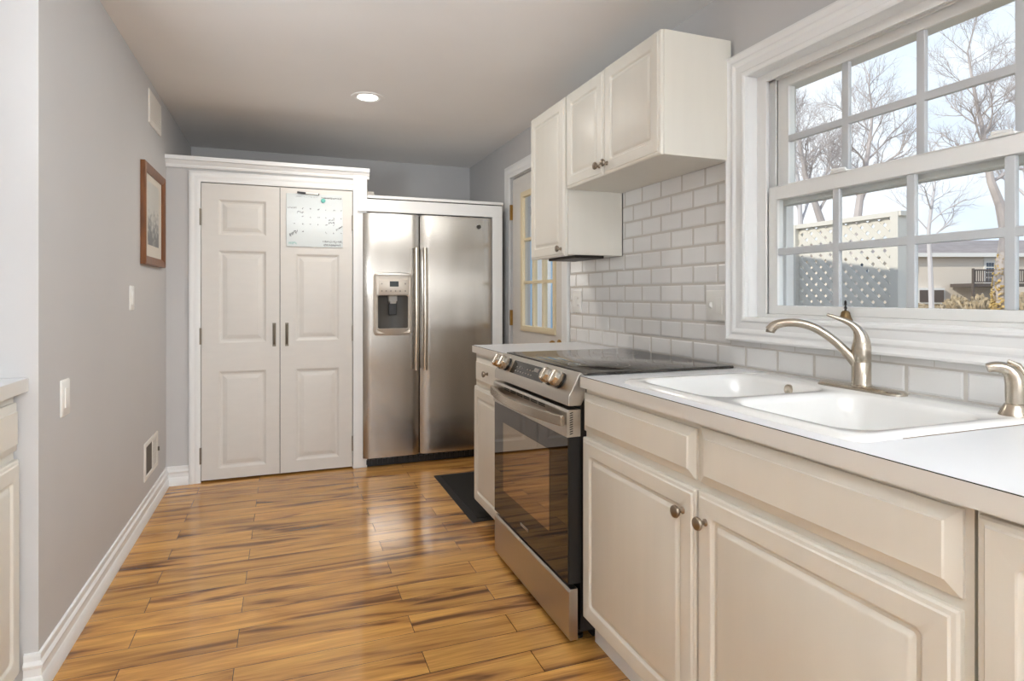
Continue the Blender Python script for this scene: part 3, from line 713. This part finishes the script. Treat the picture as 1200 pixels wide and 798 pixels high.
sy = thing('side_sprayer', (1.497, .854, .925), 'brushed nickel pull-out sprayer in its holder at the sink corner', 'sprayer')
MB().lathe((1.497, .854, .9245), (0, 0, 1), [(.030, 0), (.029, .004), (.020, .022), (.0185, .025), (.0165, .026)], 24).build('holder', 'nickel', sy)
SS = smooth([(1.497, .854, .949), (1.498, .853, .972), (1.498, .853, .996), (1.494, .857, 1.014), (1.486, .866, 1.026), (1.474, .879, 1.029), (1.464, .890, 1.026)])
RS = [.0165+.003*math.sin(PI*min(1, i/14)) - .0065*max(0, (i-10)/14) for i in range(len(SS))]
sh = MB().tube(SS, RS, 16).build('sprayer_head', 'nickel', sy)
MB().tube([(1.512, .838, .992), (1.511, .840, 1.012), (1.502, .850, 1.034), (1.489, .863, 1.043)], [.005, .006, .006, .004], 10).build('trigger', 'nickel', sh)

bl = thing('hand_bell', (1.632, 1.397, WI[2]), 'small bronze bell with dark finial on the window sill', 'bell')
MB().lathe((1.632, 1.397, WI[2]), (0, 0, 1), [(.021, 0), (.0205, .002), (.0165, .010), (.0135, .020), (.012, .027), (.008, .031), (0, .032)], 24).build('bell_body', 'bronze', bl)
MB().lathe((1.632, 1.397, WI[2]+.031), (0, 0, 1), [(.004, 0), (.003, .006), (.0055, .009), (.003, .012), (.0026, .018), (.005, .021), (.003, .024), (.004, .028), (.001, .033)], 14).build('finial', 'dark_metal', bl)

# ------------------------------------------------------------------ slide-in range
ra = thing('kitchen_range', (1.25, 2.23, 0), 'stainless slide-in electric range with black glass cooktop between the counters', 'range')
Y0, Y1 = 1.846, 2.614
B(.945, 1.58, Y0+.004, Y1-.004, .04, .90).build('oven_body', 'black_plastic', ra)
B(1.0, 1.5, Y0+.02, Y1-.02, .006, .045).build('plinth', 'black_plastic', ra)
def cook_mat():
    m = bpy.data.materials.new('cooktop_glass'); m.use_nodes = True; t = m.node_tree; b = t.nodes['Principled BSDF']; K = t.links.new
    tc = N(t, 'ShaderNodeTexCoord'); nz = N(t, 'ShaderNodeTexNoise'); nz.inputs['Scale'].default_value = 5; nz.inputs['Detail'].default_value = 6
    r = N(t, 'ShaderNodeValToRGB'); r.color_ramp.elements[0].position = .4; r.color_ramp.elements[0].color = lin((34, 31, 29)); r.color_ramp.elements[1].position = .62; r.color_ramp.elements[1].color = lin((74, 68, 63))
    K(tc.outputs['Object'], nz.inputs['Vector']); K(nz.outputs[0], r.inputs[0]); K(r.outputs[0], b.inputs['Base Color'])
    b.inputs['Roughness'].default_value = .06; b.inputs['IOR'].default_value = 1.6; MATS['cooktop_glass'] = m
cook_mat()
b = MB(); cp_ = rr(.962, 1.575, 1.826, 2.634, .008, 4)
b.loops(lambda u, v, wv: (u, v, wv), [(cp_, .9156), (cp_, .9225), (rr(.964, 1.573, 1.828, 2.632, .008, 4), .9245)], cap0=True)
cko = b.build('cooktop', 'cooktop_glass', ra)
b = MB()
for x, y, r in ((1.12, 2.04, .115), (1.12, 2.43, .085), (1.42, 2.03, .08), (1.42, 2.43, .10), (1.30, 2.23, .055)):
    for q in (r, r*.62):
        b.loops(lambda u, v, wv: (u, v, .9247), [([(x+(q+d)*math.cos(2*PI*i/40), y+(q+d)*math.sin(2*PI*i/40)) for i in range(40)], 0) for d in (0, .003)], cap1=False)
b.build('burner_ring', 'icon_grey', cko)
# sloping control fascia, side profile in (x, z)
FP = [(.962, .9135), (.946, .924), (.941, .924), (.902, .853), (.898, .846), (.898, .812), (.945, .812), (.965, .85)]
pf = MB().prism(FP, lambda a, h, t: (a, t, h), Y0, Y1).build('control_fascia', 'steel', ra, .003)
ax = Vector((.941-.902, 0, .924-.853)).normalized(); nrm = Vector((-ax.z, 0, ax.x))
def fas(y, s, out): p = Vector((.902, y, .853))+ax*s+nrm*out; return (p.x, p.y, p.z)
b = MB().loops(lambda u, v, wv: fas(u, v, wv), [(rr(2.085, 2.437, .006, .063, .003), -.001), (rr(2.085, 2.437, .006, .063, .003), .0012)])
do = b.build('display_panel', 'display_glass', pf)
b = MB(); rnd = random.Random(2)
for i in range(7):
    for j in range(2):
        y = 2.40-i*.028-.02; s = .018+j*.018
        if i in (3,) and j == 1: continue
        b.loops(fas, [(rr(y-.006, y+.006, s, s+.005), .0018)], cap1=True)
b.loops(fas, [(rr(2.16, 2.205, .038, .054), .0018)])
b.build('touch_icons', 'icon_grey', do)
def hexknob(y, s):
    kb = MB(); c = Vector(fas(y, s, 0))
    kb.lathe(c, nrm, [(.030, 0), (.030, .006), (.027, .0065)], 28); kb.build('knob_ring', 'black_plastic', kk := MBK(y, s))
def MBK(y, s):
    c = Vector(fas(y, s, .006)); kb = MB()
    kb.lathe(c, nrm, [(.0275, 0), (.0285, .004), (.0285, .026), (.0255, .034), (.0, .034)], 8)
    o = kb.build('knob', 'nickel', pf, .0015, sharp=20)
    q = MB().loops(lambda u, v, wv: fas(y+u, s+v, wv), [(rr(-.004, .004, -.024, .024, .003), .038), (rr(-.003, .003, -.022, .022, .003), .044)]); q.build('knob_grip', 'nickel', o)
    return o
for y in (2.575, 2.500, 2.035, 1.955): hexknob(y, .036)
# oven door
od = B(.90, .944, Y0+.002, Y1-.002, .208, .798).build('oven_door', 'black_plastic', ra, .002)
b = MB().prism([(.892, .707), (.892, .792), (.898, .800), (.944, .800), (.944, .707)], lambda a, h, t: (a, t, h), Y0, Y1)
tb = b.build('top_band', 'steel', od, .002)
B(.8965, .902, Y0+.004, Y1-.004, .212, .706).build('door_glass', 'oven_glass', od)
B(.8955, .8966, 2.0, 2.493, .335, .632).build('oven_window', 'oven_window_glass', od)
b = MB()
for i in range(6):
    y = 2.03+i*.075
    for z in (.786, .779): b.box(.8908, .893, y, y+.058, z, z+.0042)
b.build('vent_slots', 'black_plastic', tb); b = MB()
for k in range(10): b.prism([(.902, .716+k*.0078), (.914, .719+k*.0078), (.914, .7225+k*.0078), (.902, .7195+k*.0078)], lambda a, h, t: (a, t, h), Y0-.0006, Y0+.003)
b.build('side_slots', 'black_plastic', tb)
b = MB(); P = []
for i in range(21):
    t = i/20*2-1; P.append((.838+.042*t*t, 2.23+t*.372, .762))
vs = []; fs = []; sec = [(-.007, -.017), (.005, -.019), (.009, -.012), (.009, .012), (.005, .019), (-.007, .017)]
for p in P: vs += [(p[0]+a, p[1], p[2]+h) for a, h in sec]
n = 6
fs = [(i*n+k, i*n+(k+1) % n, (i+1)*n+(k+1) % n, (i+1)*n+k) for i in range(20) for k in range(n)]+[tuple(range(n)), tuple(20*n+k for k in range(n))]
b.add(vs, fs)
for y in (2.23-.352, 2.23+.352): b.box(.876, .894, y-.012, y+.012, .746, .778)
b.build('door_handle', 'nickel', od, .002)
B(.8948, .8966, 2.205, 2.285, .257, .267).build('badge_strip', 'steel', od, .0005)
# storage drawer
b = MB().prism([(.898, .028), (.898, .185), (.904, .194), (.932, .194), (.932, .02), (.904, .02)], lambda a, h, t: (a, t, h), Y0-.002, Y1)
b.build('storage_drawer', 'steel', ra, .002)
for y in (Y0+.05, Y1-.05): MB().lathe((.96, y, 0), (0, 0, 1), [(.016, 0), (.016, .012), (.008, .014), (.008, .045)], 12).build('levelling_foot', 'black_plastic', ra)

# ------------------------------------------------------------------ floor mat
fm = thing('floor_mat', (1.2, 3.46, 0), 'black rubber floor mat in front of the back door', 'mat')
MB().loops(lambda u, v, wv: (u, v, wv), [(rr(.918, 1.50, 3.03, 3.905, .006), .0005), (rr(.92, 1.498, 3.032, 3.903, .006), .004), (rr(.955, 1.463, 3.067, 3.868, .006), .006)], cap0=True).build('rubber_edge', 'rubber_edge', fm)
B(.957, 1.461, 3.069, 3.866, .005, .0085).build('carpet_field', 'rubber', fm)

# ------------------------------------------------------------------ things on the left wall
pf_ = thing('picture_frame', (XL, 3.84, 1.62), 'walnut framed grey landscape print on the left wall', 'picture frame')
PFR = (3.567, 4.125, 1.350, 1.884)
MB().loops(faceR(XL), [(rr(*PFR), .001), (rr(*PFR), .022), (inset(*PFR, .006), .027), (inset(*PFR, .034), .023), (inset(*PFR, .046), .014), (inset(*PFR, .046), .008)], cap1=False).build('frame', 'walnut', pf_)
B(XL+.004, XL+.009, 3.60, 4.09, 1.385, 1.85).build('mat_board', 'mat_board', pf_)
B(XL+.009, XL+.0095, 3.70, 4.0, 1.46, 1.80).build('print', 'landscape_print', pf_)
def vent(label, y0, y1, z0, z1, loc, dark):
    o = thing('wall_vent', loc, label, 'vent')
    MB().loops(faceR(XL), [(rr(y0, y1, z0, z1), 0), (rr(y0, y1, z0, z1), .004), (inset(y0, y1, z0, z1, .006), .008), (inset(y0, y1, z0, z1, .022), .007), (inset(y0, y1, z0, z1, .024), .002)]).build('frame', 'vent_metal', o)
    b = MB(); k = 9
    for i in range(k):
        z = z0+.028+(z1-z0-.056)*i/(k-1)
        ya, yb_ = (y0+.026, y1-.026) if not dark else (y0+(y1-y0)*.56, y1-.026)
        b.prism([(.003, -.004), (.0045, -.004), (.008, .005), (.0065, .005)], lambda a, h, t, z=z: (XL+a, t, z+h), ya, yb_)
    b.build('louvre', 'vent_metal', o)
    if dark:
        b = B(XL+.0021, XL+.003, y0+.026, y0+(y1-y0)*.54, z0+.026, z1-.026)
        b.build('dark_mesh', 'slot_dark', o); B(XL+.002, XL+.008, y0+(y1-y0)*.54, y0+(y1-y0)*.57, z0+.024, z1-.024).build('divider_bar', 'vent_metal', o)
    if dark: B(XL+.006, XL+.016, y1-.016, y1-.011, (z0+z1)/2-.012, (z0+z1)/2+.012).build('lever', 'slot_dark', o)
    return o
vent('white wall vent near the ceiling above the framed print', 3.765, 4.095, 2.128, 2.312, (XL, 3.93, 2.2), False)
vent('low white wall vent with dark grille above the baseboard', 3.655, 4.0, .205, .405, (XL, 3.83, .3), True)
def switchplate(label, y, z, w_, h_, X, sgn, kind, loc, cat, group=None):
    o = thing('light_switch' if cat == 'switch' else 'wall_outlet', loc, label, cat)
    m = faceR(X) if sgn > 0 else faceL(X); r = (y-w_/2, y+w_/2, z-h_/2, z+h_/2)
    MB().loops(m, [(rr(*r, .003), 0), (rr(*r, .003), .003), (inset(*r, .004, .003), .006)], cap0=True).build('plate', 'white_plastic', o)
    for kd, dy in kind:
        q = (y+dy-.016, y+dy+.016, z-.033, z+.033)
        if kd == 'rocker':
            MB().loops(m, [(rr(*q), .005), (rr(*q), .0085), (inset(*q, .003), .0095)]).build('rocker', 'white_plastic', o)
        elif kd == 'toggle':
            bx_ = MB().loops(m, [(rr(y+dy-.005, y+dy+.005, z-.012, z+.012), .005), (rr(y+dy-.004, y+dy+.004, z-.002, z+.011), .018)]); bx_.build('toggle', 'white_plastic', o)
        else:
            b = MB()
            for zz in (-.02, .02): b.loops(m, [(rr(y+dy-.015, y+dy+.015, z+zz-.014, z+zz+.014, .008), .005), (rr(y+dy-.014, y+dy+.014, z+zz-.013, z+zz+.013, .008), .0075)])
            s_ = b.build('socket', 'white_plastic', o)
            for zz in (-.02, .02):
                b = MB()
                for d in (-.006, .006): b.loops(m, [(rr(y+dy+d-.0012, y+dy+d+.0012, z+zz-.004, z+zz+.005), .0078)])
                b.build('slots', 'slot_dark', s_)
    return o
switchplate('white light switch on the left wall below the framed print', 3.375, 1.175, .078, .118, XL, 1, [('rocker', 0)], (XL, 3.375, 1.175), 'switch')
switchplate('white outlet plate on the left wall near the wall corner', 2.427, .845, .080, .122, XL, 1, [('rocker', 0)], (XL, 2.427, .845), 'outlet')
switchplate('double light switch plate on the tiles beside the window casing', 1.952, 1.147, .118, .122, XT-.002, -1, [('toggle', .024), ('rocker', -.024)], (XT, 1.952, 1.147), 'switch')
switchplate('white outlet on the tiles beside the back door', 3.165, 1.150, .112, .125, XT-.002, -1, [('rocker', .024), ('outlet', -.024)], (XT, 3.165, 1.15), 'outlet')

# ------------------------------------------------------------------ lamps, and bodies for the added fill lights
rl = thing('recessed_light', (.464, 3.673, CZ), 'lit round recessed light in the ceiling above the kitchen floor', 'ceiling light')
MB().lathe((.464, 3.673, CZ), (0, 0, -1), [(.098, 0), (.096, .004), (.075, .006), (.068, .003), (.062, -.012), (.062, -.03)], 36).build('trim_ring', 'ceiling_paint', rl)
MB().lathe((.464, 3.673, CZ), (0, 0, -1), [(.060, -.02), (.060, .001), (.0, .003)], 30).build('lens', 'lamp_glow', rl)
lo_ = light('recessed_lamp', 'AREA', (.464, 3.673, CZ-.012), 6, (1, .93, .84), (0, 0, 0), shape='DISK', size=.11)
cf = thing('added_linear_pendant', (.2, -.7, CZ), 'long unseen pendant added behind the camera for the upward fill light', 'pendant lamp')
B(-.47, .87, -.85, -.55, 1.86, 1.92).build('housing', 'white_plastic', cf, .004)
for x in (-.25, .65): MB().tube([(x, -.7, 1.92), (x, -.7, CZ)], .004, 8).build('rod', 'nickel', cf)
ts = thing('added_track_light', (1.32, -.05, CZ), 'unseen ceiling track added near the camera for two wall fill lights', 'track light')
B(1.29, 1.35, -.45, .35, CZ-.03, CZ-.002).build('track', 'white_plastic', ts, .002)
for ly, tgt in ((-.25, (-.69, 2.75, 1.35)), (.15, (-.69, 3.9, 1.6))):
    q = (Vector(tgt)-Vector((1.32, ly, 2.2))).normalized(); c_ = Vector((1.32, ly, 2.2))
    h = MB().lathe(c_-q*.07, q, [(.02, 0), (.045, .015), (.05, .06), (.047, .06), (.04, .02), (.0, .018)], 20).build('spot_head', 'white_plastic', ts)
    MB().tube([(1.32, ly, CZ-.02), tuple(c_-q*.05)], .007, 8).build('stem', 'white_plastic', ts)
cl = thing('added_spot_lamp', (-.95, .7, .942), 'small unseen lamp added on the left countertop as ceiling fill light', 'lamp')
MB().lathe((-.95, .7, .942), (0, 0, 1), [(.07, 0), (.07, .012), (.012, .02), (.01, .40), (0, .40)], 20).build('stand', 'white_plastic', cl)
q = (Vector((.75, 3.05, 2.365))-Vector((-.95, .7, 1.42))).normalized(); c_ = Vector((-.95, .7, 1.42))
MB().lathe(c_-q*.09, q, [(.02, 0), (.05, .02), (.055, .085), (.05, .085), (.045, .03), (.0, .028)], 20).build('lamp_head', 'white_plastic', cl)
sl = thing('strip_light', (.75, -1.02, CZ), 'lit ceiling strip light behind the camera', 'ceiling light')
B(.05, 1.45, -1.06, -.98, CZ-.035, CZ-.001).build('housing', 'white_plastic', sl, .002)
B(.06, 1.44, -1.055, -.985, CZ-.10, CZ-.035).build('diffuser', 'strip_glow', sl, .006)
gp = thing('added_globe_pendant', (1.15, -1.9, CZ), 'unseen pendant added behind the camera to hold a fill light', 'pendant lamp')
MB().tube([(1.15, -1.9, 1.60), (1.15, -1.9, CZ)], .004, 8).build('cord', 'black_plastic', gp)
MB().lathe((1.15, -1.9, 1.55), (0, 0, 1), [(.05, 0), (.045, .03), (.012, .05), (.0, .055)], 20).build('cap', 'nickel', gp)

# ------------------------------------------------------------------ outside
def gz(x, y):                                      # ground height: yard falls away from the house, then rises to the neighbour's
    t = max(0, min(1, (x*.936-y*(-.352) - 8)/38)); return -.6+2.25*t*t*(3-2*t)*1.0
b = MB(); nx_, ny_ = 30, 30; vs = []
for i in range(nx_+1):
    for j in range(ny_+1):
        x = 1.9+i*(70-1.9)/nx_; y = -25+j*90/ny_; D = x*.352+y*.936
        t = max(0, min(1, (D-9)/36)); vs.append((x, y, -.6+1.1*t))
b.add(vs, [(i*(ny_+1)+j, (i+1)*(ny_+1)+j, (i+1)*(ny_+1)+j+1, i*(ny_+1)+j+1) for i in range(nx_) for j in range(ny_)])
S(b, 'ground', 'lawn')
# this house's own gable roof, which throws the shade on the privacy screen
ro = MB().prism([(-14, -.35), (5.6, 3.25), (14, 1.55), (14, 1.75), (5.6, 3.45), (-14, -.15)], lambda a, h, t: (t, a, h), -6, 2.05) if 0 else MB().prism([(-3.2, 2.45), (-3.2, 2.50), (2.78, 2.50), (6.2, 3.14), (9, 2.65), (9, 2.45)], lambda a, h, t: (t, a, h), -3.5, 2.1)
S(ro, 'roof', 'roof_shingle')
S(B(XR+.16, XR+.19, YR-.1, .55, -.6, CZ+.1).box(XR+.16, XR+.19, 1.85, 3.3, -.6, CZ+.1).box(XR+.16, XR+.19, 4.4, YB+.2, -.6, CZ+.1).box(XR+.16, XR+.19, .55, 1.85, -.6, 1.05).box(XR+.16, XR+.19, .55, 1.85, 2.05, CZ+.1).box(XR+.16, XR+.19, 3.3, 4.4, 2.15, CZ+.1).box(XR+.16, XR+.19, 3.3, 4.4, -.6, -.05), 'wall_exterior', 'siding')

# white privacy screen of lattice
ls_ = thing('lattice_screen', (4.2, 3.6, -.6), 'white lattice privacy screen outside the window', 'fence')
LX = 4.2; ly0, ly1 = 3.165, 4.07; lz = 1.765
for y in (3.15, 4.09): B(LX-.045, LX+.045, y-.03, y+.03, -.6, 1.80).build('post', 'lattice_white', ls_)
b = B(LX-.04, LX+.04, 3.10, 4.16, 1.765, 1.80); b.build('top_rail', 'lattice_white', ls_)
b = MB(); s0 = .068; wd = .043
def strip(b, d, c, x0, x1):                       # diagonal lath in the y-z plane clipped to the panel
    # line: z - zc = d*(y-yc) passing offset c ; sampled by its ends
    pts = []
    for y in (ly0, ly1):
        z = d*(y-ly0)+c
        if -.55 <= z <= lz: pts.append((y, z))
    for z in (-.55, lz):
        y = (z-c)/d+ly0
        if ly0 <= y <= ly1: pts.append((y, z))
    if len(pts) < 2: return
    pts.sort(); (ya, za), (yb_, zb) = pts[0], pts[-1]; l = math.hypot(yb_-ya, zb-za)
    if l < .02: return
    ny, nz_ = -(zb-za)/l*wd/2, (yb_-ya)/l*wd/2
    q = [(ya+ny, za+nz_), (yb_+ny, zb+nz_), (yb_-ny, zb-nz_), (ya-ny, za-nz_)]
    b.prism(q, lambda a, h, t: (t, a, h), x0, x1)
pit = s0*math.sqrt(2)
for k in range(60):
    strip(b, 1, -.55-.95+k*pit, LX-.008, LX); strip(b, -1, -.55+k*pit, LX, LX+.008)
b.build('lattice_panel', 'lattice_white', ls_)

# neighbour's house
HD = 46; CA = .35955
rX = Vector((math.cos(CA), -math.sin(CA), 0)); fX = Vector((math.sin(CA), math.cos(CA), 0))
def hp(px, Y, dep=0):                              # point on the facade from lateral position (in metres) and height
    return rX*px+fX*(HD+dep)+Vector((0, 0, Y))
def hbox(b, a0, a1, d0, d1, z0, z1):
    vs = [hp(a, z, d) for a in (a0, a1) for d in (d0, d1) for z in (z0, z1)]
    return b.add(vs, [(0, 1, 3, 2), (4, 6, 7, 5), (0, 4, 5, 1), (2, 3, 7, 6), (0, 2, 6, 4), (1, 5, 7, 3)])
u2 = lambda px: (px-600)/709.82*HD
z2 = lambda py: 1.187+(346.2-py)/709.82*HD
hs = thing('neighbour_house', hp(u2(1150), 1.2), 'cream sided house with grey roof beyond the yard', 'house')
hbox(MB(), u2(985), u2(1330), 0, 8, -.1, z2(300)).build('wall', 'siding', hs)
b = MB(); a0, a1 = u2(978), u2(1337)
b.add([hp(a, z, d) for a in (a0, a1) for z, d in ((z2(300), -.5), (z2(298), -.5), (z2(276), 4), (z2(298), 8.5), (z2(300), 8.5))], [(0, 1, 6, 5), (1, 2, 7, 6), (2, 3, 8, 7), (3, 4, 9, 8), (4, 0, 5, 9), (0, 4, 3, 2, 1), (5, 6, 7, 8, 9)])
b.build('roof', 'roof_shingle', hs)
hbox(MB(), a0, a1, -.6, -.45, z2(301.5), z2(297)).build('gutter', 'house_trim', hs)
hd = hbox(MB(), u2(1152.5), u2(1168), -.08, .05, z2(334), z2(300.5)).build('door_frame', 'house_trim', hs)
b = MB()
for i in range(3):
    for j in range(4):
        hbox(b, u2(1155+i*3.1), u2(1157.3+i*3.1), -.11, -.07, z2(326-j*6), z2(330.5-j*6))
b.build('pane', 'house_glass', hd)
for a, c, t, d in ((1066, 1073, 302, 318), (1006, 1016, 304, 320), (1235, 1247, 304, 320)):
    wf = hbox(MB(), u2(a-1), u2(c+2), -.07, .05, z2(d+1.5), z2(t-1)).build('window', 'house_trim', hs); hbox(MB(), u2(a), u2(c), -.1, -.06, z2(d), z2(t)).build('pane', 'house_glass', wf)
for a, c in ((1074, 1085), (1091, 1102)):
    wf = hbox(MB(), u2(a-1.5), u2(c+1.5), -.35, .05, z2(356), z2(337.5)).build('cellar_window', 'house_trim', hs); hbox(MB(), u2(a), u2(c), -.4, -.34, z2(354), z2(340)).build('pane', 'deck_wood', wf)
# its deck
DD = HD-2.4
def dbox(b, p0, p1, d0, d1, y0, y1):               # by bearing and height at the deck's front edge
    k = DD/HD; return hbox(b, u2(p0)*k, u2(p1)*k, d0, d1, 1.187+(346.2-y1)/709.82*DD, 1.187+(346.2-y0)/709.82*DD)
dk = thing('timber_deck', hp(u2(1160)*DD/HD, 1.0, -2), 'grey raised deck with railing at the cream house', 'deck')
dbox(MB(), 1140, 1206, -2.4, -.15, 332, 336).build('platform', 'deck_wood', dk)
b = MB(); dbox(b, 1140, 1206, -2.45, -2.35, 315.5, 317.3); dbox(b, 1140, 1206, -2.43, -2.37, 329.6, 331)
b.build('rail', 'deck_wood', dk)
for i in range(26): dbox(MB(), 1142.6+i*2.45, 1143.3+i*2.45, -2.43, -2.37, 316.5, 330).build('baluster', 'deck_wood', dk)
for px in (1139.8, 1171.5, 1204.5): dbox(MB(), px, px+1.5, -2.47, -2.3, 314.5, 362).build('post', 'deck_wood', dk)
# dry weeds and brush below the house wall
b = MB(); R_ = random.Random(3)
for i in range(2600):
    px = R_.uniform(985, 1300); dep = R_.uniform(-9, -2.75); hgt = R_.uniform(.4, .9)*(1.35 if px > 1108 else .35)*(.6+.4*math.sin(px*.13)**2)*(1-.05*abs(dep))
    p = hp(u2(px)*(HD+dep)/HD, .0, dep); p.z = -.6+1.1*max(0, min(1, (p.dot(fX)-9)/36))-.03
    a = R_.uniform(0, PI); sd_ = Vector((math.cos(a), math.sin(a), 0))*R_.uniform(.06, .16); tip = p+Vector((R_.gauss(0, .16), R_.gauss(0, .16), hgt))
    b.add([p-sd_, p+sd_, tip+sd_*.7, tip-sd_*.5], [(0, 1, 2, 3)])
br = b.build('dry_brush', 'weeds', None); tag(br, 'tan dry brush and weeds growing below the cream house', 'brush'); br['kind'] = 'stuff'

# blue clad shed seen through the back door
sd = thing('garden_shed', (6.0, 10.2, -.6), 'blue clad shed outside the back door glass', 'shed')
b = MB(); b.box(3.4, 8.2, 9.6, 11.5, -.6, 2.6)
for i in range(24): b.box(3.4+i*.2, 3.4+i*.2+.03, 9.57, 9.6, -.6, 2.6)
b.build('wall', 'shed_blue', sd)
MB().prism([(9.3, 2.55), (11.8, 2.55), (11.8, 2.65), (10.55, 3.5), (9.3, 2.65)], lambda a, h, t: (t, a, h), 3.1, 8.5).build('roof', 'roof_shingle', sd)
MB().box(3.4, 8.2, 9.54, 9.6, 2.15, 2.55).box(4.05, 4.3, 9.54, 9.6, -.6, 2.55).box(5.4, 5.6, 9.54, 9.6, -.6, 2.55).build('trim_board', 'house_trim', sd)

# bare trees
def tree(name, label, base, path, radii, seed, m, group, reach, levels=4, n1=9, spread=.75, start=.35):
    R_ = random.Random(seed); o = thing(name, base, label, 'tree', group)
    g0 = Vector(path[0]); path = [(g0.x, g0.y, -.7+1.1*max(0, min(1, (g0.dot(Vector((math.sin(CA), math.cos(CA), 0)))-9)/36)))]+list(path)[1:]
    tb = MB(); tb.tube([Vector(p) for p in path], radii, 8, cap=False); tb.build('trunk', m, o)
    cr = MB()
    def grow(p, d, l, r, lev):
        P = [p]; q = p.copy(); dd = d.copy(); k = 4 if lev < 3 else 3
        for i in range(k):
            dd = (dd+Vector((R_.gauss(0, .16), R_.gauss(0, .16), R_.gauss(.05, .12)))).normalized(); q = q+dd*l/k; P.append(q.copy())
        cr.tube(P, [r*(1-.6*i/k) for i in range(k+1)], 5 if lev < 2 else (4 if lev == 2 else 3), cap=False)
        if lev >= levels: return
        nb = (5, 6, 6, 5, 3)[lev]
        for i in range(nb):
            t = .3+.7*(i+R_.random()*.6)/nb; j = min(k-1, int(t*k)); a = P[j].lerp(P[j+1], min(1, t*k-j))
            ang = R_.uniform(0, 2*PI); side = dd.orthogonal().normalized(); side.rotate(Quaternion(dd, ang))
            nd = (dd*(1-spread*.45)+side*spread*R_.uniform(.5, 1)+Vector((0, 0, .12))).normalized()
            grow(a, nd, l*R_.uniform(.48, .68), max(r*R_.uniform(.38, .52), .0042), lev+1)
    tops = [Vector(p) for p in path]; Lh = len(tops)-1
    for i in range(n1):
        t = start+(1-start)*(i+.5)/n1*1.0; j = min(Lh-1, int(t*Lh)); a = tops[j].lerp(tops[j+1], t*Lh-j); rr0 = radii[min(j+1, Lh)]
        ang = i*2.4+R_.uniform(-.4, .4); d = Vector((math.cos(ang), math.sin(ang), R_.uniform(.7, 1.3))).normalized()
        grow(a, d, reach*R_.uniform(.75, 1.1), rr0*.55, 1)
    grow(tops[-1], (tops[-1]-tops[-2]).normalized(), reach, radii[-1], 1)
    cr.build('branches', m, o); return o
def at(px, py, D): return rX*((px-600)/709.82*D)+fX*D+Vector((0, 0, 1.187+(346.2-py)/709.82*D))
def poly(D, pts): return [tuple(at(x, y, D)) for x, y in pts]
# the forked tree behind the screen: two leaders from one base are two stems of one crown
tree('bare_tree', 'bare tree with two slanting stems behind the lattice screen', at(982, 372, 15), poly(15, ((982, 376), (978, 320), (966, 270), (955, 238), (944, 205), (938, 172))), [.15, .13, .095, .075, .055, .035], 11, 'tree_bark', None, 1.25, 4, 8, start=.5)
tree('bare_tree', 'bare tree rising right of the two slanting stems above the screen', at(1000, 372, 19.5), poly(19.5, ((1000, 376), (1001, 320), (1004, 262), (1010, 215), (1017, 180), (1021, 150))), [.18, .16, .125, .10, .07, .045], 23, 'tree_bark', None, 1.75, 4, 10, start=.45)
it = tree('bare_tree', 'tall bare tree with ivy around its pale trunk by the deck', at(1173, 362, 22), poly(22, ((1174, 366), (1173, 330), (1179, 275), (1172, 240), (1161, 212), (1156, 182), (1151, 150), (1144, 118), (1138, 85), (1134, 60))), [.25, .24, .19, .16, .13, .10, .08, .06, .045, .03], 37, 'tree_bark', None, 1.7, 4, 15, start=.42)
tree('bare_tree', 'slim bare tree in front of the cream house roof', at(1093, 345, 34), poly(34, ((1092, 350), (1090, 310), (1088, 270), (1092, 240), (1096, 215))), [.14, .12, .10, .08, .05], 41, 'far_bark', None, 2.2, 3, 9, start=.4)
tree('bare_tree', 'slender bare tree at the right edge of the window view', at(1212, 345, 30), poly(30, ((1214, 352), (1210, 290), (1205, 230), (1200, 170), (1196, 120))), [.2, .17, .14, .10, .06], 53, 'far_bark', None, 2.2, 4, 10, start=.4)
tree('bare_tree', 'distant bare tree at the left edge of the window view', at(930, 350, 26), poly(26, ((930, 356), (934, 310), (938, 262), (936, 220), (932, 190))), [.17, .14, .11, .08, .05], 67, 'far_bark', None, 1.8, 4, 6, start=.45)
# ivy on the trunk
b = MB(); R_ = random.Random(9); tp_ = [at(1174, 362, 22), at(1173, 330, 22), at(1176.5, 295, 22)]
for i in range(1000):
    t = R_.random()**1.3*2; j = min(1, int(t)); c = tp_[j].lerp(tp_[j+1], t-j); a = R_.uniform(0, 2*PI); r = R_.uniform(.2, .34)*(1.05-.25*t)
    p = c+Vector((math.cos(a)*r, math.sin(a)*r, R_.uniform(-.05, .05))); s = R_.uniform(.04, .09)
    e1_ = Vector((R_.gauss(0, 1), R_.gauss(0, 1), R_.gauss(0, 1))).normalized()*s; e2_ = e1_.orthogonal().normalized()*s*.8
    b.add([p-e1_, p+e2_, p+e1_, p-e2_], [(0, 1, 2, 3)])
iv = b.build('ivy', 'ivy', it); iv['kind'] = 'stuff'
